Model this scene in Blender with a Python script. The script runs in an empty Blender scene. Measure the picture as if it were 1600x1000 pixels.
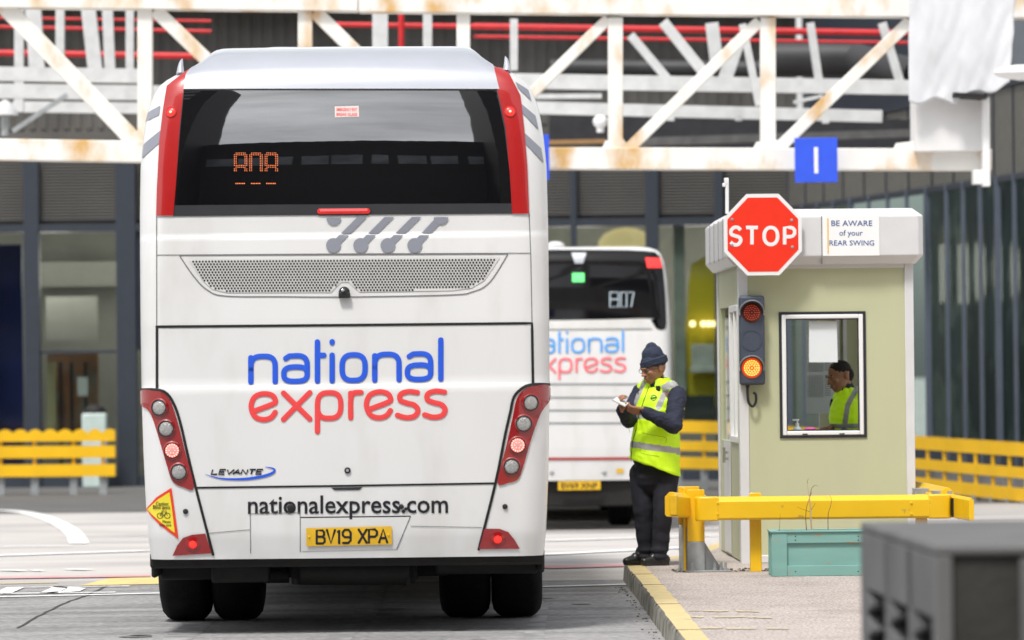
import bpy, bmesh, math, random
from mathutils import Vector, Matrix, Euler, noise
random.seed(7)
SC = bpy.context.scene
COL = SC.collection
R = math.radians

# ------------------------------------------------------------------ camera
FPX, YH, CH = 8000.0, 585.0, 1.6
ROLL = R(-0.6)
cd = bpy.data.cameras.new('camera'); cam = bpy.data.objects.new('camera', cd); COL.objects.link(cam)
cd.lens = 180.0; cd.sensor_width = 36.0; cd.clip_start = 0.5; cd.clip_end = 2000
PITCH = math.atan((YH-500)/FPX)
CM = Matrix.Translation((0, 0, CH)) @ Matrix.Rotation(R(90)+PITCH, 4, 'X') @ Matrix.Rotation(ROLL, 4, 'Z')
cam.matrix_world = CM
cd.dof.use_dof = True; cd.dof.focus_distance = 34.5; cd.dof.aperture_fstop = 3.4
SC.camera = cam

# ------------------------------------------------------------------ world, sun, exposure
W = bpy.data.worlds.new('World'); SC.world = W; W.use_nodes = True
nt = W.node_tree; nt.nodes.clear()
SUN_EL, SUN_AZ = R(60), R(205)          # azimuth measured clockwise from +Y
sky = nt.nodes.new('ShaderNodeTexSky'); sky.sky_type = 'NISHITA'; sky.sun_disc = False
sky.sun_elevation = SUN_EL; sky.sun_rotation = SUN_AZ; sky.air_density = 1.2; sky.dust_density = 2.5
hs = nt.nodes.new('ShaderNodeHueSaturation'); hs.inputs['Saturation'].default_value = 0.16
tc = nt.nodes.new('ShaderNodeTexCoord'); nz = nt.nodes.new('ShaderNodeTexNoise')
nz.inputs['Scale'].default_value = 3.2; nz.inputs['Detail'].default_value = 7; nz.inputs['Roughness'].default_value = 0.6
mr = nt.nodes.new('ShaderNodeMapRange'); mr.inputs['From Min'].default_value = 0.3; mr.inputs['From Max'].default_value = 0.7
mr.inputs['To Min'].default_value = 0.8; mr.inputs['To Max'].default_value = 1.5
mp = nt.nodes.new('ShaderNodeMapping'); mp.inputs['Scale'].default_value = (1, 1, 3)
mx = nt.nodes.new('ShaderNodeVectorMath'); mx.operation = 'SCALE'
bg = nt.nodes.new('ShaderNodeBackground'); bg.inputs['Strength'].default_value = 0.135
wo = nt.nodes.new('ShaderNodeOutputWorld')
L = nt.links.new
L(sky.outputs[0], hs.inputs['Color']); L(tc.outputs['Generated'], mp.inputs[0]); L(mp.outputs[0], nz.inputs['Vector'])
L(nz.outputs[0], mr.inputs[0]); L(hs.outputs[0], mx.inputs[0]); L(mr.outputs[0], mx.inputs['Scale'])
L(mx.outputs[0], bg.inputs['Color']); L(bg.outputs[0], wo.inputs['Surface'])
sd = bpy.data.lights.new('sun', 'SUN'); sun = bpy.data.objects.new('sun', sd); COL.objects.link(sun)
sd.energy = 2.1; sd.angle = R(10); sd.color = (1.0, 0.965, 0.92)
sdir = Vector((math.sin(SUN_AZ)*math.cos(SUN_EL), math.cos(SUN_AZ)*math.cos(SUN_EL), math.sin(SUN_EL)))
sun.rotation_euler = sdir.to_track_quat('Z', 'Y').to_euler(); sun.location = (0, 0, 40)
SC.view_settings.view_transform = 'Standard'; SC.view_settings.look = 'None'
SC.view_settings.exposure = 0.48; SC.view_settings.gamma = 1.0

# ------------------------------------------------------------------ pixel <-> world helpers
CR3 = CM.to_3x3(); CO = Vector((0, 0, CH)); CI = CM.inverted()
def ray(px, py): return CR3 @ Vector(((px-800)/FPX, -(py-500)/FPX, -1))
def At(px, py, Y):
    d = ray(px, py); return CO + d*(Y/d.y)
def proj(p):
    q = CI @ Vector(p); return 800 - q.x/q.z*FPX, 500 + q.y/q.z*FPX
def gz(Y):
    return 0.0 if Y < 45 else (-0.30 if Y > 62 else -0.30*(Y-45)/17)
def G(px, py, z=None):
    d = ray(px, py); zz = 0.0 if z is None else z
    for _ in range(25):
        t = (zz-CH)/d.z; p = CO + d*t
        if z is None: zz = 0.5*zz + 0.5*gz(p.y)
        else: break
    return p

# ------------------------------------------------------------------ materials
MATS = {}
def lin(r, g, b):
    f = lambda c: ((c/255+0.055)/1.055)**2.4 if c/255 > 0.04045 else c/255/12.92
    return (f(r), f(g), f(b))
def mat(name, col, rough=0.5, metal=0.0, coat=0.0, var=0.08, vscale=6.0, bump=0.0, bscale=60.0, emit=None, es=1.0,
        spec=0.5, second=None, sfac=(0.55, 0.7), sscale=3.0, stretch=(1, 1, 1), ior=0, fine=0.0, fscale=200.0):
    if name in MATS: return MATS[name]
    m = bpy.data.materials.new(name); m.use_nodes = True; n = m.node_tree.nodes; l = m.node_tree.links
    p = n['Principled BSDF']
    p.inputs['Roughness'].default_value = rough; p.inputs['Metallic'].default_value = metal
    p.inputs['Coat Weight'].default_value = coat; p.inputs['Coat Roughness'].default_value = 0.04
    p.inputs['Specular IOR Level'].default_value = spec
    if ior: p.inputs['IOR'].default_value = ior
    t = n.new('ShaderNodeTexCoord'); mpp = n.new('ShaderNodeMapping'); mpp.inputs['Scale'].default_value = stretch
    l.new(t.outputs['Object'], mpp.inputs[0])
    base = n.new('ShaderNodeRGB'); base.outputs[0].default_value = (*col, 1); out = base.outputs[0]
    def nse(sc, det=5):
        x = n.new('ShaderNodeTexNoise'); x.inputs['Scale'].default_value = sc; x.inputs['Detail'].default_value = det
        l.new(mpp.outputs[0], x.inputs['Vector']); return x.outputs[0]
    def vary(out, fac, sc, det=5):
        r_ = n.new('ShaderNodeMapRange'); r_.inputs['From Min'].default_value = 0.25; r_.inputs['From Max'].default_value = 0.75
        r_.inputs['To Min'].default_value = 1-fac; r_.inputs['To Max'].default_value = 1+fac
        l.new(nse(sc, det), r_.inputs[0])
        v = n.new('ShaderNodeVectorMath'); v.operation = 'SCALE'; l.new(out, v.inputs[0]); l.new(r_.outputs[0], v.inputs['Scale'])
        return v.outputs[0]
    if second:
        r_ = n.new('ShaderNodeMapRange'); r_.inputs['From Min'].default_value = sfac[0]; r_.inputs['From Max'].default_value = sfac[1]
        l.new(nse(sscale, 8), r_.inputs[0])
        mxn = n.new('ShaderNodeMix'); mxn.data_type = 'RGBA'; l.new(r_.outputs[0], mxn.inputs[0])
        l.new(out, mxn.inputs[6]); mxn.inputs[7].default_value = (*second, 1); out = mxn.outputs[2]
    if var: out = vary(out, var, vscale)
    if fine: out = vary(out, fine, fscale, 2)
    l.new(out, p.inputs['Base Color'])
    if bump:
        b = n.new('ShaderNodeBump'); b.inputs['Strength'].default_value = bump; b.inputs['Distance'].default_value = 0.01
        l.new(nse(bscale, 4), b.inputs['Height']); l.new(b.outputs[0], p.inputs['Normal'])
    if emit:
        p.inputs['Emission Color'].default_value = (*emit, 1); p.inputs['Emission Strength'].default_value = es
    MATS[name] = m; return m
def glass(name, tint=(0.8, 0.85, 0.86), refl=1.0, rough=0.02):
    if name in MATS: return MATS[name]
    m = bpy.data.materials.new(name); m.use_nodes = True; n = m.node_tree.nodes; l = m.node_tree.links
    n.remove(n['Principled BSDF']); o = n['Material Output']
    tr = n.new('ShaderNodeBsdfTransparent'); tr.inputs[0].default_value = (*tint, 1)
    gl = n.new('ShaderNodeBsdfGlossy'); gl.inputs['Roughness'].default_value = rough
    fr = n.new('ShaderNodeFresnel'); fr.inputs[0].default_value = 1.5
    mm = n.new('ShaderNodeMath'); mm.operation = 'MULTIPLY'; mm.inputs[1].default_value = refl; l.new(fr.outputs[0], mm.inputs[0])
    ge = n.new('ShaderNodeNewGeometry'); mf = n.new('ShaderNodeMath'); mf.operation = 'SUBTRACT'; mf.inputs[0].default_value = 1.0; l.new(ge.outputs['Backfacing'], mf.inputs[1])
    m2 = n.new('ShaderNodeMath'); m2.operation = 'MULTIPLY'; l.new(mm.outputs[0], m2.inputs[0]); l.new(mf.outputs[0], m2.inputs[1])
    ms = n.new('ShaderNodeMixShader'); l.new(m2.outputs[0], ms.inputs[0]); l.new(tr.outputs[0], ms.inputs[1]); l.new(gl.outputs[0], ms.inputs[2])
    l.new(ms.outputs[0], o.inputs[0]); MATS[name] = m; return m

M_white = mat('bus_white_paint', (0.74, 0.74, 0.735), 0.28, coat=0.8, var=0.03, vscale=2.0, second=(0.62, 0.61, 0.585), sfac=(0.52, 0.80), sscale=3.0, stretch=(1, 1, 0.35))
M_cap = mat('silver_grey_paint', (0.43, 0.45, 0.50), 0.28, metal=0.2, coat=0.8, var=0.03)
M_red = mat('bus_red_paint', (0.42, 0.010, 0.010), 0.3, coat=0.8, var=0.06)
M_lens = mat('dark_red_lens', (0.30, 0.008, 0.010), 0.15, coat=1.0, var=0.08, bump=0.05, bscale=20)
M_blk = mat('black_rubber', (0.012, 0.012, 0.013), 0.55, var=0.2)
M_band = mat('dark_grey_trim', (0.035, 0.036, 0.04), 0.35, var=0.1)
M_under = mat('grimy_black_metal', (0.008, 0.0075, 0.007), 0.7, var=0.4, vscale=9, bump=0.4, bscale=25)
M_tyre = mat('tyre_rubber', (0.008, 0.008, 0.008), 0.9, spec=.2, var=0.3, vscale=15, bump=0.4, bscale=50)
M_bwin = mat('tinted_window_glass', (0.004, 0.004, 0.005), 0.015, coat=0.0, var=0.0, spec=1.0, ior=2.1, bump=0.06, bscale=1.4)
M_grey = mat('grey_livery_print', lin(138, 141, 152), 0.35, coat=0.5, var=0.02)
M_blue = mat('blue_print', (0.022, 0.105, 0.68), 0.35, coat=0.3, var=0.02)
M_rprint = mat('red_print', (0.83, 0.065, 0.065), 0.35, coat=0.3, var=0.02)
M_ink = mat('black_print', (0.012, 0.012, 0.018), 0.4, var=0.0)
M_seam = mat('seam_black', (0.006, 0.006, 0.006), 0.6, var=0.0)
M_thin = mat('seam_grey', (0.16, 0.16, 0.16), 0.6, var=0.0)
M_chrome = mat('chrome', (0.7, 0.7, 0.7), 0.15, metal=1.0, var=0.03)
M_plate = mat('number_plate_yellow', (0.80, 0.48, 0.02), 0.35, var=0.06, vscale=20)
M_truss = mat('white_steel_paint', (0.80, 0.79, 0.75), 0.55, var=0.05, second=(0.62, 0.38, 0.14), sfac=(0.52, 0.70), sscale=2.4, stretch=(1, 1, 0.6), vscale=4)
M_beam = mat('pale_steel_paint', (0.58, 0.59, 0.59), 0.5, var=0.12)
M_pipe = mat('red_pipe_paint', (0.55, 0.015, 0.02), 0.4, var=0.15)
M_dark = mat('dark_blue_grey_metal', lin(50, 56, 66), 0.45, var=0.1)
M_yel = mat('yellow_barrier_paint', (0.86, 0.52, 0.008), 0.38, var=0.05, vscale=3, coat=0.2, second=(0.50, 0.33, 0.06), sfac=(0.66, 0.74), sscale=14)
M_yel2 = mat('yellow_fence_paint', (0.86, 0.50, 0.006), 0.45, var=0.08, vscale=2)
M_galv = mat('galvanised_steel', (0.36, 0.38, 0.39), 0.5, metal=0.35, var=0.2, vscale=12)
M_booth = mat('olive_cream_panel', (0.51, 0.525, 0.335), 0.5, var=0.05, vscale=2.5, second=(0.46, 0.46, 0.31), sfac=(0.5, 0.75), sscale=2.5, stretch=(1, 1, .3))
M_trim = mat('white_grey_trim', (0.66, 0.66, 0.67), 0.4, var=0.04)
M_sign = mat('sign_white', (0.82, 0.82, 0.82), 0.35, var=0.02)
M_stop = mat('stop_red', (0.86, 0.035, 0.012), 0.35, var=0.05, vscale=8)
M_gasket = mat('black_gasket', (0.02, 0.022, 0.03), 0.5, var=0.05)

# ------------------------------------------------------------------ mesh builder
ORG = {}
def finish(o, mats, parent, smooth):
    for m in (mats if isinstance(mats, (list, tuple)) else [mats]): o.data.materials.append(m)
    if parent is not None: o.parent = parent; ORG[o.name] = ORG[parent.name]
    else: ORG[o.name] = Vector((0, 0, 0))
    if smooth:
        for p in o.data.polygons: p.use_smooth = True
        if smooth != 'full':
            try: o.data.set_sharp_from_angle(angle=R(38))
            except Exception: pass
def link_mesh(name, me, mats, parent=None, smooth=True, world=True, origin=None):
    o = bpy.data.objects.new(name, me); COL.objects.link(o)
    if parent is not None and world: me.transform(Matrix.Translation(-ORG[parent.name]))
    finish(o, mats, parent, smooth)
    if parent is None and origin is not None:
        me.transform(Matrix.Translation(-Vector(origin))); o.location = origin; ORG[o.name] = Vector(origin)
    return o
def props(o, label, cat, group=None, kind=None):
    if label: o['label'] = label
    if cat: o['category'] = cat
    if group: o['group'] = group
    if kind: o['kind'] = kind
    return o
def thing(name, loc, label, cat, group=None):
    o = bpy.data.objects.new(name, None); COL.objects.link(o); o.location = loc; o.empty_display_size = 0.1
    ORG[o.name] = Vector(loc); return props(o, label, cat, group)
class MB:
    def __init__(s, T=None): s.bm = bmesh.new(); s.T = T or Matrix.Identity(4); s.mi = 0
    def _add(s, vs, fs):
        v = [s.bm.verts.new(s.T @ Vector(p)) for p in vs]
        for f in fs:
            try: F = s.bm.faces.new([v[i] for i in f]); F.material_index = s.mi
            except ValueError: pass
        return s
    def box(s, c, d, rz=0.0, rx=0.0, ry=0.0):
        M = Matrix.Translation(c) @ Euler((rx, ry, rz)).to_matrix().to_4x4()
        x, y, z = d[0]/2, d[1]/2, d[2]/2
        vs = [M @ Vector((i*x, j*y, k*z)) for k in (-1, 1) for j in (-1, 1) for i in (-1, 1)]
        return s._add(vs, [(0, 2, 3, 1), (4, 5, 7, 6), (0, 1, 5, 4), (2, 6, 7, 3), (0, 4, 6, 2), (1, 3, 7, 5)])
    def box2(s, a, b):
        a = Vector(a); b = Vector(b)
        return s.box((a+b)/2, [abs(q) for q in (b-a)])
    def beam(s, p, q, w, d, up=(0, 1, 0)):        # rectangular bar p->q; w across, d along up
        p = Vector(p); q = Vector(q); ax = (q-p).normalized(); u = Vector(up); u = (u-ax*u.dot(ax)).normalized(); v = ax.cross(u)
        vs = [e + v*(i*w/2) + u*(j*d/2) for e in (p, q) for i, j in ((-1, -1), (1, -1), (1, 1), (-1, 1))]
        return s._add(vs, [(3, 2, 1, 0), (4, 5, 6, 7), (0, 1, 5, 4), (1, 2, 6, 5), (2, 3, 7, 6), (3, 0, 4, 7)])
    def tube(s, pts, rad, n=12, caps=True, sq=None):
        pts = [Vector(p) for p in pts]; N = len(pts)
        rad = rad if isinstance(rad, (list, tuple)) else [rad]*N
        rings = []; ref = None
        for i in range(N):
            t = (pts[min(i+1, N-1)]-pts[max(i-1, 0)]).normalized()
            if ref is None: ref = Vector((0, 0, 1)) if abs(t.z) < 0.9 else Vector((0, 1, 0))
            u = (ref-t*ref.dot(t)).normalized(); ref = u; v = t.cross(u)
            rings.append([pts[i]+(u*math.cos(a)+v*math.sin(a))*rad[i] for a in [2*math.pi*k/n for k in range(n)]])
        vs = [p for r in rings for p in r]
        fs = [(i*n+k, i*n+(k+1) % n, (i+1)*n+(k+1) % n, (i+1)*n+k) for i in range(N-1) for k in range(n)]
        if caps: fs += [tuple(range(n))[::-1], tuple((N-1)*n+k for k in range(n))]
        return s._add(vs, fs)
    def cyl(s, p, q, r, r2=None, n=24): return s.tube([p, q], [r, r if r2 is None else r2], n)
    def ell(s, c, r, rot=None, n=16, m=10):
        c = Vector(c); r = (r, r, r) if isinstance(r, (int, float)) else r
        Rm = Euler(rot).to_matrix() if rot else Matrix.Identity(3); vs = []; fs = []
        for i in range(1, m):
            th = math.pi*i/m
            for k in range(n):
                a = 2*math.pi*k/n
                vs.append(c + Rm @ Vector((r[0]*math.sin(th)*math.cos(a), r[1]*math.sin(th)*math.sin(a), r[2]*math.cos(th))))
        t = len(vs); vs += [c+Rm @ Vector((0, 0, r[2])), c-Rm @ Vector((0, 0, r[2]))]
        for i in range(m-2):
            for k in range(n): fs.append((i*n+k, (i+1)*n+k, (i+1)*n+(k+1) % n, i*n+(k+1) % n))
        for k in range(n): fs.append((t, k, (k+1) % n)); fs.append((t+1, (m-2)*n+(k+1) % n, (m-2)*n+k))
        return s._add(vs, fs)
    def cap(s, p, q, r1, r2, n=14):            # tapered capsule
        p = Vector(p); q = Vector(q); s.tube([p, q], [r1, r2], n); s.ell(p, r1, n=n, m=8); return s.ell(q, r2, n=n, m=8)
    def prism(s, pts, ext):                    # polygon extruded by vector
        pts = [Vector(p) for p in pts]; e = Vector(ext); n = len(pts)
        return s._add(pts+[p+e for p in pts], [tuple(range(n)), tuple(range(2*n-1, n-1, -1))]+[(i, i+n, (i+1) % n+n, (i+1) % n) for i in range(n)])
    def quad(s, *p): return s._add(p, [tuple(range(len(p)))])
    def lathe(s, c, prof, axis=(0, 0, 1), n=32):   # prof: list of (r, h)
        c = Vector(c); a = Vector(axis).normalized(); u = a.orthogonal().normalized(); v = a.cross(u); vs = []; N = len(prof)
        for r_, h in prof:
            for k in range(n):
                t = 2*math.pi*k/n; vs.append(c+a*h+(u*math.cos(t)+v*math.sin(t))*r_)
        return s._add(vs, [(i*n+k, i*n+(k+1) % n, (i+1)*n+(k+1) % n, (i+1)*n+k) for i in range(N-1) for k in range(n)])
    def build(s, name, mats, parent=None, smooth=True, bevel=0, origin=None, fixn=True, seg=2, split=False):
        if split:      # every separate piece becomes a part of its own
            s.bm.verts.index_update(); seen = set(); outs = []
            for v0 in s.bm.verts:
                if v0 in seen: continue
                st_ = [v0]; seen.add(v0); comp = []
                while st_:
                    v = st_.pop(); comp.append(v)
                    for e in v.link_edges:
                        w = e.other_vert(v)
                        if w not in seen: seen.add(w); st_.append(w)
                m2 = MB(); mp_ = {v: m2.bm.verts.new(v.co) for v in comp}
                for f in {f for v in comp for f in v.link_faces}: m2.bm.faces.new([mp_[v] for v in f.verts])
                outs.append(m2.build(name, mats, parent, smooth, bevel, origin, fixn, seg))
            s.bm.free(); return outs
        if fixn: bmesh.ops.recalc_face_normals(s.bm, faces=s.bm.faces)
        me = bpy.data.meshes.new(name); s.bm.to_mesh(me); s.bm.free()
        o = link_mesh(name, me, mats, parent, smooth, origin=origin)
        if bevel:
            b = o.modifiers.new('bevel', 'BEVEL'); b.width = bevel; b.segments = seg; b.limit_method = 'ANGLE'; b.angle_limit = R(40)
            b.harden_normals = False
        return o
def copy_tree(o, parent=None):
    c = o.copy(); COL.objects.link(c); c.parent = parent
    for ch in [x for x in bpy.data.objects if x.parent == o]: copy_tree(ch, c)
    return c
def evaluated(o):
    dg = bpy.context.evaluated_depsgraph_get(); return bpy.data.meshes.new_from_object(o.evaluated_get(dg))
def remesh(mb, voxel, smooth_it=3, disp=None):
    me = bpy.data.meshes.new('tmp'); mb.bm.to_mesh(me); mb.bm.free(); o = bpy.data.objects.new('tmp', me); COL.objects.link(o)
    r_ = o.modifiers.new('r', 'REMESH'); r_.mode = 'VOXEL'; r_.voxel_size = voxel
    if smooth_it:
        s_ = o.modifiers.new('s', 'SMOOTH'); s_.factor = 0.5; s_.iterations = smooth_it
    res = evaluated(o); bpy.data.objects.remove(o); bpy.data.meshes.remove(me)
    if disp:
        dat = [(v.co.copy(), v.normal.copy()) for v in res.vertices]; fl = []
        for co, no in dat: fl.extend(co + disp(co, no))
        res.vertices.foreach_set('co', fl); res.update()
    return res

# ------------------------------------------------------------------ text
def text2d(body, bold=0.0, res=3, shear=0.0, spacing=1.0):
    c = bpy.data.curves.new('t', 'FONT'); c.body = body; c.offset = bold; c.resolution_u = res; c.shear = shear; c.fill_mode = 'FRONT'
    c.space_character = spacing
    o = bpy.data.objects.new('t', c); COL.objects.link(o); me = evaluated(o); bpy.data.objects.remove(o)
    vs = [(v.co.x, v.co.y) for v in me.vertices]; fs = [tuple(p.vertices) for p in me.polygons]; bpy.data.meshes.remove(me)
    return vs, fs
def text_to(mb, body, x0, x1, ybase, ycap, fn, bold=0.0, shear=0.0, caps='x', spacing=1.0, slope=0.0):
    """fit the text into x0..x1; (ybase,ycap) = baseline and top of the tallest glyph, mapped through fn(x, y)"""
    vs, fs = text2d(body, bold, shear=shear, spacing=spacing); xs = [v[0] for v in vs]
    a, b = min(xs), max(xs); top = max(v[1] for v in vs)
    out = []
    for x, y in vs:
        u = x0+(x-a)/(b-a)*(x1-x0); out.append(fn(u, ybase+(y/top)*(ycap-ybase)+slope*(u-x0)))
    v = [mb.bm.verts.new(mb.T @ Vector(p)) for p in out]
    for f in fs:
        try: mb.bm.faces.new([v[i] for i in f])
        except ValueError: pass
def cr(pts, n=7, closed=False):
    P = list(pts); N = len(P); out = []
    rng = range(N if closed else N-1)
    for i in rng:
        p0, p1, p2, p3 = (P[(i-1) % N] if closed or i > 0 else P[0]), P[i], P[(i+1) % N], (P[(i+2) % N] if closed or i+2 < N else P[-1])
        for k in range(n):
            t = k/n
            out.append(tuple(0.5*((2*b)+(-a+c)*t+(2*a-5*b+4*c-d)*t*t+(-a+3*b-3*c+d)*t**3) for a, b, c, d in zip(p0, p1, p2, p3)))
    if not closed: out.append(tuple(P[-1]))
    return out
def sqr(x0, x1, y0, y1, a0=0, a1=360, n=28, e=0.72):
    cx, cy, rx, ry = (x0+x1)/2, (y0+y1)/2, (x1-x0)/2, (y1-y0)/2; out = []
    for k in range(n+1):
        t = R(a0+(a1-a0)*k/n); c_, s_ = math.cos(t), math.sin(t)
        out.append((cx+rx*math.copysign(abs(c_)**e, c_), cy-ry*math.copysign(abs(s_)**e, s_)))
    return out
def ribbon(mb, pts, w, fn, lo=0.0025, hi=0.0035, cap=True):
    """flat stroke of width w following pts, through fn(x, y, offset); slightly crowned"""
    P = [Vector(p) for p in pts]; Q = [P[0]]
    for p in P[1:]:
        if (p-Q[-1]).length > 1e-6: Q.append(p)
    P = Q; N = len(P)
    if N < 2: return
    vs = []
    for i in range(N):
        t = (P[min(i+1, N-1)]-P[max(i-1, 0)]).normalized(); nn = Vector((-t.y, t.x))*w/2
        vs += [(P[i]+nn, lo), (P[i], hi), (P[i]-nn, lo)]
    fs = []
    for i in range(N-1):
        for k in (0, 1): fs.append((i*3+k, i*3+k+1, (i+1)*3+k+1, (i+1)*3+k))
    if cap:
        for i, sgn in ((0, -1), (N-1, 1)):
            t = (P[1]-P[0] if i == 0 else P[-1]-P[-2]).normalized()*sgn; nn = Vector((-t.y, t.x)); b = len(vs); K = 8
            for k in range(K+1):
                a = math.pi*k/K; vs.append((P[i]+(nn*math.cos(a)+t*math.sin(a))*w/2, lo))
            for k in range(K): fs.append((i*3+1, b+k+1, b+k))
    mb._add([fn(p.x, p.y, o) for p, o in vs], fs)

# ================================================================== SETTING: ground
def ground_sheet(name, x0, x1, y0, y1, off, m, label=None, dx=8, dy=1.0, fn=None):
    mb = MB(); nx = max(1, int((x1-x0)/dx)); ys = []; y = y0
    while y < y1: ys.append(y); y += dy if y < 100 else 20
    ys.append(y1); vs = []; fs = []
    for yy in ys:
        for i in range(nx+1): vs.append((x0+(x1-x0)*i/nx, yy, gz(yy)+off))
    for j in range(len(ys)-1):
        for i in range(nx): a = j*(nx+1)+i; fs.append((a, a+1, a+nx+2, a+nx+1))
    mb._add(vs, fs); o = mb.build(name, m, fixn=False); o['kind'] = 'structure'; return o
M_conc = mat('pale_concrete', (0.50, 0.475, 0.455), 0.85, spec=0.12, var=0.10, vscale=0.6, bump=0.3, bscale=90, fine=0.10, fscale=60,
             second=(0.36, 0.34, 0.33), sfac=(0.48, 0.68), sscale=0.35, stretch=(.6, 1.6, 1))
M_lane = mat('worn_asphalt', (0.31, 0.305, 0.305), 0.8, spec=0.12, var=0.12, vscale=1.2, bump=0.5, bscale=150, fine=0.55, fscale=38,
             second=(0.22, 0.216, 0.218), sfac=(0.47, 0.62), sscale=1.1, stretch=(.5, 1.6, 1))
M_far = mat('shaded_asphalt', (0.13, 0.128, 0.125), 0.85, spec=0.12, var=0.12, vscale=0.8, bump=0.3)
ground_sheet('ground', -300, 300, -300, 1200, 0.0, M_conc, dx=60)
ground_sheet('road', -9, 1.6, 4, 39.6, 0.004, M_lane, dx=1)
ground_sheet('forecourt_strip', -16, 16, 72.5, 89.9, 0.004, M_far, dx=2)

def gpoly(pxs, off=0.009, z=None):
    out = []
    for px, py in pxs:
        p = G(px, py, z); out.append(Vector((p.x, p.y, (gz(p.y) if z is None else z)+off)))
    return out
M_mark = mat('road_marking_white', (0.85, 0.85, 0.84), 0.7, var=0.1, vscale=8, second=(0.6, 0.6, 0.59), sfac=(0.55, 0.7), sscale=9)
M_pink = mat('road_marking_pink', (0.60, 0.30, 0.31), 0.8, var=0.15, vscale=3, second=(0.42, 0.36, 0.35), sfac=(0.48, 0.7), sscale=3)
M_ymark = mat('road_marking_yellow', (0.66, 0.52, 0.20), 0.75, var=0.1, vscale=5, second=(0.42, 0.38, 0.3), sfac=(0.52, 0.72), sscale=7)
def gline(mb, pts, w, off=0.009):      # pts px; w in metres
    P = [G(*p) for p in pts]; V = []
    for i, p in enumerate(P):
        t = (P[min(i+1, len(P)-1)]-P[max(i-1, 0)]); t.z = 0; t.normalize(); n_ = Vector((-t.y, t.x, 0))*w/2
        for s_ in (1, -1): q = p+n_*s_; V.append((q.x, q.y, gz(q.y)+off))
    mb._add(V, [(2*i, 2*i+1, 2*i+3, 2*i+2) for i in range(len(P)-1)])
# white markings
mb = MB()
gline(mb, cr([(-40, 797), (20, 799), (60, 806), (95, 820), (115, 834), (124, 850)], 4), 0.22)
gline(mb, [(-40, 856), (112, 854)], 0.22); gline(mb, [(-60, 871), (240, 861)], 0.42)
gline(mb, [(10, 893), (32, 892)], 0.32); gline(mb, [(48, 893), (66, 892.5)], 0.2); gline(mb, [(112, 891.5), (134, 890.5)], 0.28)
gline(mb, [(-60, 936), (120, 932), (330, 927)], 0.12, 0.012); gline(mb, [(840, 919), (1000, 914.5)], 0.12, 0.012)
gline(mb, [(840, 868), (960, 862), (1100, 855)], 0.3); gline(mb, [(840, 846), (1120, 838)], 0.4)
mb.build('road_markings', M_mark, fixn=False)['kind'] = 'structure'
mb = MB(); gline(mb, [(-60, 905), (120, 902.5), (235, 901)], 0.40); gline(mb, [(840, 888), (985, 884)], 0.55)
mb.build('pink_road_stripe', M_pink, fixn=False)['kind'] = 'structure'
mb = MB(); q = gpoly([(125, 916.5), (172, 905), (420, 899), (420, 911)]); mb._add(q, [(0, 1, 2, 3)]); gline(mb, [(0, 913), (90, 911)], 0.1)
mb.build('yellow_road_patch', M_ymark, fixn=False)['kind'] = 'structure'
# painted road letters, seen at a very flat angle
mb = MB()
def glet(px, py, w, h, strokes, T=0.14):
    o = G(px, py)
    for st in strokes:
        P = [Vector((o.x+a*w, o.y+b*h, 0)) for a, b in st]
        V = []
        for i, p in enumerate(P):
            t = (P[min(i+1, len(P)-1)]-P[max(i-1, 0)]).normalized(); n_ = Vector((-t.y, t.x, 0))*T/2
            for s_ in (1, -1): q = p+n_*s_; V.append((q.x, q.y, gz(q.y)+0.012))
        mb._add(V, [(2*i, 2*i+1, 2*i+3, 2*i+2) for i in range(len(P)-1)])
Dg = [[(0, 0), (0, 1), (.6, 1), (.95, .75), (.95, .25), (.6, 0), (0, 0)]]
Eg = [[(.9, 0), (0, 0), (0, 1), (.95, 1)], [(0, .5), (.8, .5)]][:1]
glet(2, 929.5, 0.52, 1.1, Dg); glet(76, 928.5, 0.55, 1.1, Eg)
mb.build('painted_road_letters', M_mark, fixn=False)['kind'] = 'structure'
# crack in the lane
mb = MB(); P = [(28, 983), (60, 965), (95, 946), (135, 932), (165, 918), (172, 912)]
P2 = []
for a, b in zip(P[:-1], P[1:]):
    for k in range(5): P2.append((a[0]+(b[0]-a[0])*k/5+random.uniform(-2, 2), a[1]+(b[1]-a[1])*k/5+random.uniform(-.5, .5)))
gline(mb, P2, 0.022, 0.0075); mb.build('road_crack', mat('crack_dark', (0.05, 0.05, 0.05), 0.9), fixn=False)['kind'] = 'structure'

mb = MB()
for x0_, y0_, x1_, w_ in ((-1.95, 24, -2.15, .24), (-1.1, 24, -1.0, .2), (-3.3, 24, -3.9, .22), (.15, 24, .12, .16)):
    V = []
    for k in range(30): y = y0_+k*.53; x = x0_+(x1_-x0_)*k/29+.03*math.sin(k*.4); ww = w_*(.75+.25*noise.noise(Vector((x0_, y*.7, 0)))); V += [(x-ww/2, y, .0062), (x+ww/2, y, .0062)]
    mb._add(V, [(2*i, 2*i+1, 2*i+3, 2*i+2) for i in range(29)])
mb.build('tyre_marks', mat('rubber_streak', (.20, .197, .198), .8, var=.15, second=(.31, .305, .305), sfac=(.46, .56), sscale=4), fixn=False)['kind'] = 'structure'
mb = MB()
for k in range(26):
    x, y = random.uniform(-4.5, .7), random.uniform(27.5, 39); r_ = random.uniform(.02, .11); c_ = [(x+r_*(1+.3*noise.noise(Vector((k, a, 0))))*math.cos(a), y+r_*1.3*(1+.3*noise.noise(Vector((k, a, 5))))*math.sin(a), .0082) for a in [q*math.pi/7 for q in range(14)]]; mb._add(c_, [tuple(range(14))])
mb.build('oil_stains', mat('oil_stain', (.13, .128, .125), .6, var=.3, vscale=10), fixn=False)['kind'] = 'structure'
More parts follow.
